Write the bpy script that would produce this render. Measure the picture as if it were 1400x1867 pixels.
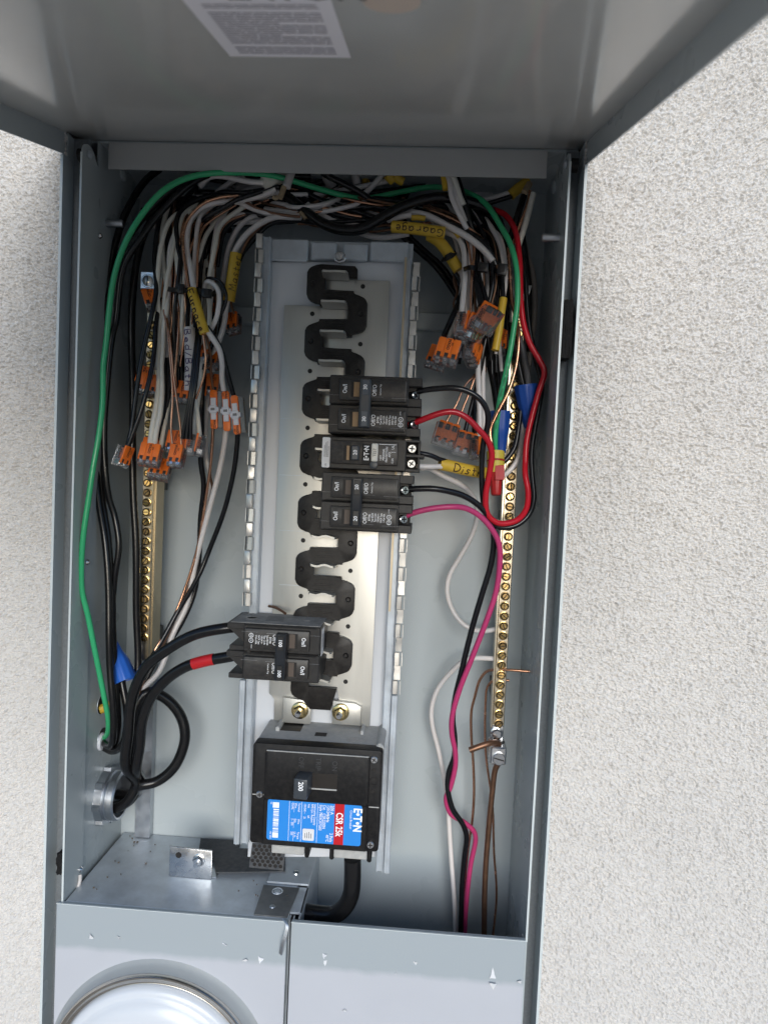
import bpy, bmesh, math, random
import numpy as np
from mathutils import Vector, Matrix
random.seed(7)
rng = np.random.default_rng(7)
S = bpy.context.scene
for o in list(bpy.data.objects):
    bpy.data.objects.remove(o)
COL = S.collection
R = math.radians

# ---------------------------------------------------------------- camera
CAM = Vector((0.08333, -0.57263, -0.14719))
PITCH, YAW, ROLL, FOC = 0.04357, 0.05331, 0.04555, 1236.909   # FOC in pixels of a 1400 x 1867 picture
FW = Vector((-math.sin(YAW) * math.cos(PITCH), math.cos(YAW) * math.cos(PITCH), -math.sin(PITCH)))
RT0 = Vector((math.cos(YAW), math.sin(YAW), 0))
UP0 = RT0.cross(FW)
RT = math.cos(ROLL) * RT0 + math.sin(ROLL) * UP0
UP = -math.sin(ROLL) * RT0 + math.cos(ROLL) * UP0
cd = bpy.data.cameras.new('camera')
cam = bpy.data.objects.new('camera', cd)
COL.objects.link(cam)
m = Matrix((RT, UP, -FW)).transposed().to_4x4()
m.translation = CAM
cam.matrix_world = m
cd.sensor_fit = 'VERTICAL'
cd.sensor_height = 24.0
cd.lens = FOC / 1867 * 24.0
cd.clip_start, cd.clip_end = 0.01, 500
cd.dof.use_dof = True
cd.dof.focus_distance = 0.585
cd.dof.aperture_fstop = 4.0
S.camera = cam

# ---------------------------------------------------------------- sky, sun, exposure
SUN_EL, SUN_AZ = R(14), R(8)      # azimuth measured from the viewer's back (-Y) towards +X
w = bpy.data.worlds.new('World')
S.world = w
w.use_nodes = True
nt = w.node_tree
sky = nt.nodes.new('ShaderNodeTexSky')
sky.sky_type = 'NISHITA'
sky.sun_disc = False
sky.sun_elevation = SUN_EL
sky.sun_rotation = math.pi - SUN_AZ
sky.air_density, sky.dust_density, sky.ozone_density = 1.0, 0.6, 4.0
nt.links.new(sky.outputs[0], nt.nodes['Background'].inputs[0])
nt.nodes['Background'].inputs[1].default_value = 0.09
sd = Vector((math.sin(SUN_AZ) * math.cos(SUN_EL), -math.cos(SUN_AZ) * math.cos(SUN_EL), math.sin(SUN_EL)))
sl = bpy.data.lights.new('sun', 'SUN')
sl.energy, sl.angle, sl.color = 1.4, R(36), (1.0, 0.99, 0.975)
sun = bpy.data.objects.new('sun', sl)
sun.rotation_euler = sd.to_track_quat('Z', 'Y').to_euler()
sun.location = sd * 5
COL.objects.link(sun)
S.view_settings.view_transform = 'Standard'
S.view_settings.look = 'None'
S.view_settings.exposure = 0.88
S.view_settings.gamma = 1
S.cycles.max_bounces = 10
S.cycles.transparent_max_bounces = 16
S.cycles.transmission_bounces = 10

# ---------------------------------------------------------------- a pixel of the photograph at a known depth / height / side
def ray(px, py):
    return FW + RT * ((px - 700) / FOC) - UP * ((py - 933.5) / FOC)
def at(px, py, y=0.0):
    d = ray(px, py); return CAM + d * ((y - CAM.y) / d.y)
def atx(px, py, x):
    d = ray(px, py); return CAM + d * ((x - CAM.x) / d.x)
def atz(px, py, z):
    d = ray(px, py); return CAM + d * ((z - CAM.z) / d.z)
def atplane(px, py, p, n):
    d = ray(px, py); return CAM + d * ((p - CAM).dot(n) / d.dot(n))

# ---------------------------------------------------------------- mesh builder
class MB:
    def __init__(s):
        s.v, s.f, s.mi, s.cur = [], [], [], 0
    def mesh_add(s, vs, fs):
        b = len(s.v)
        s.v += [tuple(v) for v in vs]
        s.f += [tuple(i + b for i in f) for f in fs]
        s.mi += [s.cur] * len(fs)
        return s
    def bm_add(s, bm):
        bm.verts.index_update()
        return s.mesh_add([v.co.copy() for v in bm.verts], [[v.index for v in f.verts] for f in bm.faces])
    def box(s, x0, x1, y0, y1, z0, z1, bev=0.0, seg=1):
        x0, x1 = sorted((x0, x1)); y0, y1 = sorted((y0, y1)); z0, z1 = sorted((z0, z1))
        return s.obox(((x0 + x1) / 2, (y0 + y1) / 2, (z0 + z1) / 2), ((1, 0, 0), (0, 1, 0), (0, 0, 1)),
                      ((x1 - x0) / 2, (y1 - y0) / 2, (z1 - z0) / 2), bev, seg)
    def obox(s, c, ax, h, bev=0.0, seg=1):
        c = Vector(c); a = [Vector(q).normalized() * hh for q, hh in zip(ax, h)]
        vs = [c + sx * a[0] + sy * a[1] + sz * a[2] for sx in (-1, 1) for sy in (-1, 1) for sz in (-1, 1)]
        fs = [(0, 1, 3, 2), (4, 6, 7, 5), (0, 4, 5, 1), (2, 3, 7, 6), (0, 2, 6, 4), (1, 5, 7, 3)]
        if bev <= 0:
            return s.mesh_add(vs, fs)
        bm = bmesh.new()
        bv = [bm.verts.new(v) for v in vs]
        for f in fs: bm.faces.new([bv[i] for i in f])
        bmesh.ops.bevel(bm, geom=list(bm.edges), offset=bev, segments=seg, profile=0.5, affect='EDGES')
        s.bm_add(bm); bm.free(); return s
    def prism(s, poly, o, ex, ey, depth, bev=0.0, holes=None):
        """poly in (u, v) on the plane o + u ex + v ey, pushed along depth (a vector)"""
        o, ex, ey, depth = Vector(o), Vector(ex), Vector(ey), Vector(depth)
        P = [o + ex * u + ey * v for u, v in poly]
        bm = bmesh.new()
        a = [bm.verts.new(p) for p in P]
        ft = bm.faces.new(a)
        b = [bm.verts.new(p + depth) for p in P]
        fb = bm.faces.new(list(reversed(b)))
        n = len(P)
        for i in range(n):
            bm.faces.new([a[(i + 1) % n], a[i], b[i], b[(i + 1) % n]])
        if bev > 0:
            bmesh.ops.bevel(bm, geom=[e for e in ft.edges], offset=bev, segments=2, profile=0.5, affect='EDGES')
        big = [f for f in bm.faces if len(f.verts) > 4]
        bmesh.ops.triangulate(bm, faces=big)
        bmesh.ops.recalc_face_normals(bm, faces=list(bm.faces))
        s.bm_add(bm); bm.free(); return s
    def tube(s, pts, r, n=10, cap=True, flat=None):
        """swept round section through pts; r a number or a list"""
        P = [Vector(p) for p in pts]
        rr = r if isinstance(r, (list, tuple)) else [r] * len(P)
        T = []
        for i in range(len(P)):
            t = P[min(i + 1, len(P) - 1)] - P[max(i - 1, 0)]
            T.append(t.normalized() if t.length > 1e-12 else Vector((0, 0, 1)))
        ref = Vector((0, 1, 0)) if abs(T[0].y) < 0.9 else Vector((1, 0, 0))
        u = (ref - T[0] * ref.dot(T[0])).normalized()
        vs, fs = [], []
        for i, p in enumerate(P):
            if i:
                q = T[i - 1].rotation_difference(T[i]); u = q @ u
                u = (u - T[i] * u.dot(T[i])).normalized()
            v = T[i].cross(u)
            for k in range(n):
                a = 2 * math.pi * k / n
                vs.append(p + (u * math.cos(a) + v * math.sin(a) * (flat or 1)) * rr[i])
        for i in range(len(P) - 1):
            for k in range(n):
                fs.append((i * n + k, i * n + (k + 1) % n, (i + 1) * n + (k + 1) % n, (i + 1) * n + k))
        if cap:
            fs.append(tuple(reversed(range(n)))); e = (len(P) - 1) * n
            fs.append(tuple(e + k for k in range(n)))
        return s.mesh_add(vs, fs)
    def lathe(s, o, ax, prof, n=20, cap=True, ref=None):
        """prof: list of (radius, height along ax)"""
        o, ax = Vector(o), Vector(ax).normalized()
        ref = Vector(ref) if ref else (Vector((0, 0, 1)) if abs(ax.z) < 0.9 else Vector((1, 0, 0)))
        u = (ref - ax * ref.dot(ax)).normalized(); v = ax.cross(u)
        vs, fs = [], []
        for r, h in prof:
            for k in range(n):
                a = 2 * math.pi * k / n
                vs.append(o + ax * h + (u * math.cos(a) + v * math.sin(a)) * r)
        for i in range(len(prof) - 1):
            for k in range(n):
                fs.append((i * n + k, i * n + (k + 1) % n, (i + 1) * n + (k + 1) % n, (i + 1) * n + k))
        if cap:
            fs.append(tuple(reversed(range(n)))); e = (len(prof) - 1) * n
            fs.append(tuple(e + k for k in range(n)))
        return s.mesh_add(vs, fs)

BASE = {}          # world position of each thing's origin
SPLIT = {'terminal_pocket', 'housing_rib', 'housing_slot', 'switch_slot', 'moulding_seam', 'cover_seam', 'pin_hole', 'plug_ring', 'rib', 'handle_pad', 'lug_post', 'bar_edge', 'rivet'}
def islands(mb):
    par = list(range(len(mb.v)))
    def find(i):
        while par[i] != i: par[i] = par[par[i]]; i = par[i]
        return i
    for f in mb.f:
        a = find(f[0])
        for i in f[1:]: par[find(i)] = a
    G = {}
    for f in mb.f: G.setdefault(find(f[0]), []).append(f)
    out = []
    for fs in G.values():
        ids = sorted({i for f in fs for i in f}); mp_ = {i: k for k, i in enumerate(ids)}
        q = MB(); q.mesh_add([mb.v[i] for i in ids], [[mp_[i] for i in f] for f in fs]); out.append(q)
    return out
def mkobj(name, mb, mat, parent=None, smooth=35, ori=None):
    if name in SPLIT and parent:
        I_ = islands(mb)
        if len(I_) > 1:
            for q in I_: o = mkobj(name, q, mat, parent, smooth, ori)
            return o
    base = BASE.get(parent.name, Vector()) if parent else Vector(ori or (0, 0, 0))
    me = bpy.data.meshes.new(name)
    me.from_pydata([(v[0] - base.x, v[1] - base.y, v[2] - base.z) for v in mb.v], [], mb.f)
    mats = mat if isinstance(mat, (list, tuple)) else [mat]
    for q in mats: me.materials.append(q)
    if len(mats) > 1: me.polygons.foreach_set('material_index', mb.mi)
    bm = bmesh.new(); bm.from_mesh(me)
    bmesh.ops.recalc_face_normals(bm, faces=list(bm.faces)); bm.to_mesh(me); bm.free()
    if smooth:
        me.shade_smooth(); me.set_sharp_from_angle(angle=R(smooth))
    o = bpy.data.objects.new(name, me)
    COL.objects.link(o)
    if parent:
        o.parent = parent
    else:
        o.location = base
    BASE[o.name] = base
    return o
def tag(o, label, cat, group=None):
    o['label'] = label; o['category'] = cat
    if group: o['group'] = group
    return o
def thing(name, label, cat, loc, group=None):
    o = bpy.data.objects.new(name, None)
    o.empty_display_size = 0.01
    COL.objects.link(o); o.location = loc
    BASE[o.name] = Vector(loc)
    return tag(o, label, cat, group)
def inst(src, name, parent, loc, rot=None, scale=None, mat=None):
    """a copy sharing src's mesh, placed at world loc"""
    o = src.copy(); o.name = name; COL.objects.link(o)
    o.parent = parent
    o.location = Vector(loc) - (BASE[parent.name] if parent else Vector())
    if rot is not None: o.rotation_euler = rot
    if scale: o.scale = scale
    BASE[o.name] = BASE[parent.name] if parent else Vector(loc)
    return o
def catmull(pts, sub=8):
    P = [Vector(p) for p in pts]
    if len(P) < 3: sub = 2
    out = []
    E = [2 * P[0] - P[1]] + P + [2 * P[-1] - P[-2]]
    for i in range(1, len(E) - 2):
        p0, p1, p2, p3 = E[i - 1:i + 3]
        d = [max((b - a).length, 1e-9) ** 0.5 for a, b in ((p0, p1), (p1, p2), (p2, p3))]
        m1 = ((p1 - p0) / d[0] - (p2 - p0) / (d[0] + d[1]) + (p2 - p1) / d[1]) * d[1]
        m2 = ((p2 - p1) / d[1] - (p3 - p1) / (d[1] + d[2]) + (p3 - p2) / d[2]) * d[1]
        for k in range(sub):
            t = k / sub; t2, t3 = t * t, t * t * t
            out.append((2 * t3 - 3 * t2 + 1) * p1 + (t3 - 2 * t2 + t) * m1 + (-2 * t3 + 3 * t2) * p2 + (t3 - t2) * m2)
    out.append(P[-1]); return out
def arc_resample(P, n):
    L = [0.0]
    for a, b in zip(P, P[1:]): L.append(L[-1] + (b - a).length)
    out, j = [], 0
    for i in range(n):
        t = L[-1] * i / (n - 1)
        while j < len(L) - 2 and L[j + 1] < t: j += 1
        k = (t - L[j]) / max(L[j + 1] - L[j], 1e-9)
        out.append(P[j].lerp(P[j + 1], k))
    return out, L[-1]
def rrect(x0, x1, z0, z1, r, n=4):
    out = []
    for cx, cz, a0 in ((x1 - r, z1 - r, 0), (x0 + r, z1 - r, 90), (x0 + r, z0 + r, 180), (x1 - r, z0 + r, 270)):
        for k in range(n + 1):
            a = R(a0 + 90 * k / n); out.append((cx + r * math.cos(a), cz + r * math.sin(a)))
    return out
X_, Y_, Z_ = Vector((1, 0, 0)), Vector((0, 1, 0)), Vector((0, 0, 1))

# ---------------------------------------------------------------- materials
def M(name, col, rough=0.5, metal=0.0, nz=0.0, nscale=60, bump=0.0, bscale=400, rvar=0.0, spec=0.5, coat=0.0, col2=None, stretch=None,
      alpha=None, trans=0.0, ior=1.45, dust=0.0, dustcol=(0.35, 0.32, 0.28)):
    mt = bpy.data.materials.new(name); mt.use_nodes = True
    t = mt.node_tree; b = t.nodes['Principled BSDF']; L = t.links.new
    b.inputs['Base Color'].default_value = (*col, 1); b.inputs['Roughness'].default_value = rough
    b.inputs['Metallic'].default_value = metal; b.inputs['IOR'].default_value = ior
    b.inputs['Specular IOR Level'].default_value = spec
    b.inputs['Transmission Weight'].default_value = trans
    b.inputs['Coat Weight'].default_value = coat
    tc = t.nodes.new('ShaderNodeTexCoord'); src = tc.outputs['Object']
    if stretch:
        mp = t.nodes.new('ShaderNodeMapping'); mp.inputs['Scale'].default_value = stretch
        L(src, mp.inputs[0]); src = mp.outputs[0]
    colsock = None
    if nz or rvar:
        n = t.nodes.new('ShaderNodeTexNoise'); n.inputs['Scale'].default_value = nscale; n.inputs['Detail'].default_value = 3 if nscale < 30 else 6
        n.inputs['Roughness'].default_value = 0.6
        L(src, n.inputs['Vector'])
        mr = t.nodes.new('ShaderNodeMapRange'); mr.inputs[1].default_value = 0.2; mr.inputs[2].default_value = 0.8
        L(n.outputs['Fac'], mr.inputs[0])
        if nz:
            mx = t.nodes.new('ShaderNodeMix'); mx.data_type = 'RGBA'
            c2 = col2 or tuple(max(0, c * (1 - nz)) for c in col)
            mx.inputs[6].default_value = (*c2, 1); mx.inputs[7].default_value = (*col, 1)
            L(mr.outputs[0], mx.inputs[0]); colsock = mx.outputs[2]
        if rvar:
            m2 = t.nodes.new('ShaderNodeMapRange')
            m2.inputs[3].default_value = max(0.02, rough - rvar); m2.inputs[4].default_value = min(1, rough + rvar)
            L(mr.outputs[0], m2.inputs[0]); L(m2.outputs[0], b.inputs['Roughness'])
    if dust:
        n3 = t.nodes.new('ShaderNodeTexNoise'); n3.inputs['Scale'].default_value = 220; n3.inputs['Detail'].default_value = 8
        n3.inputs['Roughness'].default_value = 0.7; L(tc.outputs['Object'], n3.inputs['Vector'])
        m3 = t.nodes.new('ShaderNodeMapRange'); m3.inputs[1].default_value = 0.42; m3.inputs[2].default_value = 0.75
        m3.inputs[4].default_value = dust; L(n3.outputs['Fac'], m3.inputs[0])
        mx3 = t.nodes.new('ShaderNodeMix'); mx3.data_type = 'RGBA'; mx3.inputs[6].default_value = (*col, 1)
        if colsock: L(colsock, mx3.inputs[6])
        mx3.inputs[7].default_value = (*dustcol, 1); L(m3.outputs[0], mx3.inputs[0]); colsock = mx3.outputs[2]
    if colsock: L(colsock, b.inputs['Base Color'])
    if bump:
        n2 = t.nodes.new('ShaderNodeTexNoise'); n2.inputs['Scale'].default_value = bscale; n2.inputs['Detail'].default_value = 4
        L(src, n2.inputs['Vector'])
        bp = t.nodes.new('ShaderNodeBump'); bp.inputs['Strength'].default_value = bump; bp.inputs['Distance'].default_value = 0.001
        L(n2.outputs['Fac'], bp.inputs['Height']); L(bp.outputs[0], b.inputs['Normal'])
    return mt

PAINT = M('panel_paint', (0.43, 0.475, 0.49), 0.28, nz=0.03, nscale=12, bump=0.03, bscale=900, rvar=0.03)
PAINTD = M('door_paint', (0.47, 0.475, 0.465), 0.12, spec=0.9, nz=0.06, nscale=18, bump=0.03, bscale=500, rvar=0.04)
EDGE = M('bare_edge', (0.62, 0.67, 0.67), 0.4, nz=0.1)
GALV = M('galvanised_steel', (0.55, 0.58, 0.62), 0.38, 1.0, nz=0.25, nscale=90, bump=0.05, rvar=0.12)
GALVD = M('dirty_galvanised', (0.64, 0.70, 0.76), 0.40, 0.40, nz=0.40, nscale=40, bump=0.08, rvar=0.15, dust=0.15)
ZINC = M('zinc_plate', (0.72, 0.73, 0.74), 0.28, 1.0, nz=0.2, nscale=140, rvar=0.1)
ZINCW = M('worn_zinc_tooth', (0.74, 0.72, 0.68), 0.34, 0.85, nz=0.35, nscale=160, rvar=0.12, stretch=(1, 1, 0.4))
STEEL = M('bright_steel', (0.78, 0.78, 0.78), 0.2, 1.0, nz=0.15, nscale=300)
TIN = M('tin_plated_bus', (0.55, 0.54, 0.50), 0.40, 0.75, nz=0.16, nscale=60, bump=0.05, rvar=0.1, stretch=(1, 1, 0.15))
BRASS = M('brass', (0.58, 0.51, 0.39), 0.30, 1.0, nz=0.25, nscale=120, rvar=0.08)
BRASSS = M('brass_screw', (0.72, 0.50, 0.20), 0.22, 1.0, nz=0.3, nscale=300, rvar=0.08)
YZINC = M('yellow_zinc_nut', (0.80, 0.62, 0.30), 0.22, 1.0, nz=0.3, nscale=260)
COPPER = M('bare_copper', (0.86, 0.46, 0.29), 0.24, 1.0, nz=0.35, nscale=120, rvar=0.1)
COPPERD = M('aged_copper', (0.30, 0.165, 0.105), 0.42, 0.8, nz=0.4, nscale=90, rvar=0.1)
BLACKP = M('black_breaker_plastic', (0.028, 0.027, 0.027), 0.40, spec=0.35, nz=0.3, nscale=40, bump=0.05, bscale=1500, dust=0.05)
BLACKD = M('dusty_black_plastic', (0.36, 0.355, 0.345), 0.85, nz=0.6, nscale=90, dust=0.7, dustcol=(0.40, 0.39, 0.37))
BLACKM = M('main_breaker_plastic', (0.010, 0.010, 0.011), 0.5, spec=0.25, nz=0.3, nscale=60, bump=0.06, bscale=1500, dust=0.04)
GREYSH = M('dusty_grey_shroud', (0.48, 0.48, 0.465), 0.9, nz=0.3, nscale=40, dust=0.6, bump=0.2, bscale=900, dustcol=(0.55, 0.54, 0.51))
INSUL = M('brown_black_insulator', (0.014, 0.012, 0.011), 0.40, spec=0.35, nz=0.2, nscale=60, bump=0.02, dust=0.05)
HANDLE = M('breaker_handle_plastic', (0.05, 0.058, 0.068), 0.35)
SLOTT = M('tan_switch_slot', (0.38, 0.24, 0.12), 0.4, nz=0.3, nscale=150)
SLOTD = M('dark_slot', (0.012, 0.010, 0.009), 0.6)
BLACKW = M('black_wire_insulation', (0.010, 0.010, 0.012), 0.22, nz=0.2, nscale=120, bump=0.03, bscale=700)
BLACKC = M('black_cable_insulation', (0.008, 0.008, 0.009), 0.22, nz=0.3, nscale=90, bump=0.06, bscale=300, dust=0.02)
WHITEW = M('white_wire_insulation', (0.80, 0.755, 0.73), 0.28, nz=0.12, nscale=50)
CREAMW = M('cream_wire_insulation', (0.82, 0.79, 0.70), 0.28, nz=0.12, nscale=50)
GREENW = M('green_wire_insulation', (0.045, 0.42, 0.18), 0.2, nz=0.12, nscale=60)
REDW = M('red_wire_insulation', (0.52, 0.012, 0.025), 0.2, nz=0.1, nscale=60)
PINKW = M('magenta_wire_insulation', (0.50, 0.045, 0.16), 0.34, nz=0.1, nscale=60)
SILVERW = M('aluminium_strand', (0.75, 0.75, 0.75), 0.3, 1.0)
YELLOW = M('yellow_cable_jacket', (0.72, 0.47, 0.05), 0.36, nz=0.15, nscale=40, bump=0.05)
JACKETW = M('white_cable_jacket', (0.62, 0.58, 0.56), 0.45, nz=0.1, nscale=40)
KRAFT = M('kraft_paper', (0.42, 0.32, 0.2), 0.8, nz=0.3, nscale=200)
ORANGE = M('orange_lever_plastic', (0.98, 0.21, 0.025), 0.36, nz=0.08)
ORANGED = M('orange_inner_plastic', (0.88, 0.19, 0.025), 0.45, nz=0.3, nscale=500)
CLEAR = M('clear_polycarbonate', (0.93, 0.92, 0.94), 0.06, trans=0.92, ior=1.34, nz=0.05)
BLUEN = M('blue_wire_nut', (0.015, 0.075, 0.36), 0.4, nz=0.12, nscale=80)
BLUEN2 = M('bright_blue_wire_nut', (0.025, 0.13, 0.55), 0.35, nz=0.1, nscale=80)
REDN = M('red_wire_nut', (0.45, 0.02, 0.02), 0.42, nz=0.12, nscale=80)
YELN = M('yellow_wire_nut', (0.62, 0.50, 0.07), 0.45, nz=0.1)
TIE = M('cable_tie_nylon', (0.008, 0.008, 0.009), 0.4)
FOAM = M('black_foam', (0.012, 0.011, 0.011), 0.95, nz=0.6, nscale=500, bump=1.0, bscale=700)
LABELB = M('blue_label', (0.025, 0.25, 0.72), 0.35)
LABELR = M('red_label_band', (0.52, 0.012, 0.02), 0.35)
PRINTW = M('white_print', (0.92, 0.93, 0.95), 0.5)
PRINTDIM = M('worn_white_print', (0.36, 0.36, 0.37), 0.5)
PRINTK = M('black_print', (0.012, 0.012, 0.014), 0.6)
INK = M('marker_ink', (0.035, 0.012, 0.014), 0.6)
INKP = M('purple_marker_ink', (0.05, 0.022, 0.10), 0.6)
PAPER = M('white_sticker', (0.72, 0.72, 0.73), 0.45)
PAPERD = M('door_sticker', (0.74, 0.73, 0.78), 0.4)
POLY = M('milky_backing_sheet', (0.66, 0.68, 0.71), 0.25, nz=0.06, nscale=20)
WHITEP = M('white_clip_plastic', (0.72, 0.74, 0.80), 0.4)
RUBBER = M('perforated_rubber', (0.055, 0.060, 0.068), 0.75, nz=0.3, nscale=80, dust=0.15)
FLAKE = M('paint_flake', (0.72, 0.73, 0.75), 0.5)
MDOME = M('meter_cover_polycarbonate', (0.66, 0.69, 0.73), 0.22, nz=0.05, nscale=9)
RINGS = M('stainless_ring', (0.62, 0.59, 0.54), 0.22, 1.0, nz=0.2, nscale=40, stretch=(1, 1, 1))
HUBP = M('hub_paint', (0.36, 0.38, 0.385), 0.4, nz=0.12, nscale=30)
GASKET = M('slate_gasket', (0.19, 0.21, 0.225), 0.8, nz=0.3, nscale=400, bump=0.3, bscale=1400)
# ================================================================ ground and stucco wall
def stucco_mat():
    mt = M('painted_stucco', (0.72, 0.695, 0.665), 0.85, nz=0.09, nscale=6, bump=0.6, bscale=1800)
    return mt
STUCCO = stucco_mat()
GROUND = M('concrete_ground', (0.46, 0.415, 0.36), 0.9, nz=0.25, nscale=3, bump=0.2, bscale=60)
g = MB(); g.mesh_add([(-60, -60, -1.3), (60, -60, -1.3), (60, 60, -1.3), (-60, 60, -1.3)], [(0, 1, 2, 3)])
go = mkobj('ground', g, GROUND, smooth=0); go['kind'] = 'structure'

def vnoise(X, Z, cell, seed):
    r = np.random.default_rng(seed); n = 512
    G = r.random((n, n))
    u, v = X / cell, Z / cell
    i, j = np.floor(u).astype(int), np.floor(v).astype(int)
    fu, fv = u - i, v - j
    fu = fu * fu * (3 - 2 * fu); fv = fv * fv * (3 - 2 * fv)
    g_ = lambda a, b: G[a % n, b % n]
    return (g_(i, j) * (1 - fu) + g_(i + 1, j) * fu) * (1 - fv) + (g_(i, j + 1) * (1 - fu) + g_(i + 1, j + 1) * fu) * fv
XL, XR = -0.2167, 0.1910           # inner rim planes
OL, OR_ = -0.2345, 0.2050          # outer edge of the enclosure
ZT, ZB = 0.147, -0.5325
ZF = .1192                          # top of the outer frame, under the door flange
YW = 0.006                          # face of the stucco
def stucco_patch(mb, x0, x1, z0, z1, st):
    nx, nz = int((x1 - x0) / st) + 1, int((z1 - z0) / st) + 1
    x = np.linspace(x0, x1, nx); z = np.linspace(z0, z1, nz)
    X, Z = np.meshgrid(x, z)
    wx = X + 0.0012 * (vnoise(X, Z, 0.003, 11) - .5); wz = Z + 0.0012 * (vnoise(X, Z, 0.003, 12) - .5)
    n1 = vnoise(wx, wz * 1.35, 0.0015, 1); n2 = vnoise(wx, wz * 1.2, 0.0009, 2); n3 = vnoise(X, Z, 0.010, 3)
    pit = np.clip((0.36 - vnoise(wx, wz * 1.5, 0.0013, 4)) / 0.16, 0, 1)
    h = 0.58 * n1 + 0.42 * n2
    h = np.minimum(h, 0.50 + 0.22 * h) + 0.10 * n3 - 0.42 * pit       # flattened lumps with pits between them
    hh = 0.0058 * (h - 0.35)
    V = np.stack([X, YW - hh, Z], -1).reshape(-1, 3)
    b = len(mb.v); mb.v += V.tolist()
    idx = np.arange(nx * nz).reshape(nz, nx) + b
    F = np.stack([idx[:-1, :-1], idx[:-1, 1:], idx[1:, 1:], idx[1:, :-1]], -1).reshape(-1, 4)
    F = F.tolist(); mb.f += F; mb.mi += [0] * len(F)
wb = MB()
PXL, PXR, PZ0, PZ1 = -0.298, 0.402, -0.665, 0.25
stucco_patch(wb, PXL, OL + 0.001, PZ0, PZ1, 0.00055)
stucco_patch(wb, OR_ - 0.001, PXR, PZ0, PZ1, 0.00055)
stucco_patch(wb, -0.62, PXL, PZ0, PZ1, 0.0016)             # coarser further out, beyond the picture
stucco_patch(wb, PXR, 0.74, PZ0, PZ1, 0.0016)
NEAR = len(wb.f)
def wq(x0, x1, z0, z1):
    y = YW
    wb.mesh_add([(x0, y, z0), (x1, y, z0), (x1, y, z1), (x0, y, z1)], [(0, 1, 2, 3)])
wq(-5, -.62, -1.3, 2.2); wq(.74, 5, -1.3, 2.2); wq(-.62, PXL, -1.3, PZ0); wq(-.62, PXL, PZ1, 2.2); wq(PXR, .74, -1.3, PZ0); wq(PXR, .74, PZ1, 2.2)
wq(PXL, PXR, -1.3, -0.98); wq(PXL, OL + .001, -0.98, PZ0); wq(OR_ - .001, PXR, -0.98, PZ0)
wq(PXL, PXR, PZ1, 2.2); wq(OL + .001, OR_ - .001, .1425, PZ1)
wb.mesh_add([(-5, .17, -1.3), (5, .17, -1.3), (5, .17, 2.2), (-5, .17, 2.2)], [(0, 1, 2, 3)])          # inner face, unseen: added to block sky light behind the gaps
for a_, b_ in (((-5, -1.3), (-5, 2.2)), ((5, -1.3), (5, 2.2)), ((-5, 2.2), (5, 2.2))):
    wb.mesh_add([(a_[0], YW, a_[1]), (b_[0], YW, b_[1]), (b_[0], .17, b_[1]), (a_[0], .17, a_[1])], [(0, 1, 2, 3)])
me = bpy.data.meshes.new('stucco_wall'); me.from_pydata(wb.v, [], wb.f); me.materials.append(STUCCO); me.materials.append(M('painted_stucco_far_shaded', (0.66, 0.637, 0.61), 0.85, nz=0.12, nscale=6, bump=1.0, bscale=420)); me.shade_smooth()  # flat outer part darkened in colour for the shade its missing pits would hold
me.polygons.foreach_set('material_index', [0] * NEAR + [1] * (len(wb.f) - NEAR))
wo = bpy.data.objects.new('stucco_wall', me); COL.objects.link(wo)
tag(wo, 'rough off-white stucco house wall around the grey metal panel', 'wall')

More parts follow.
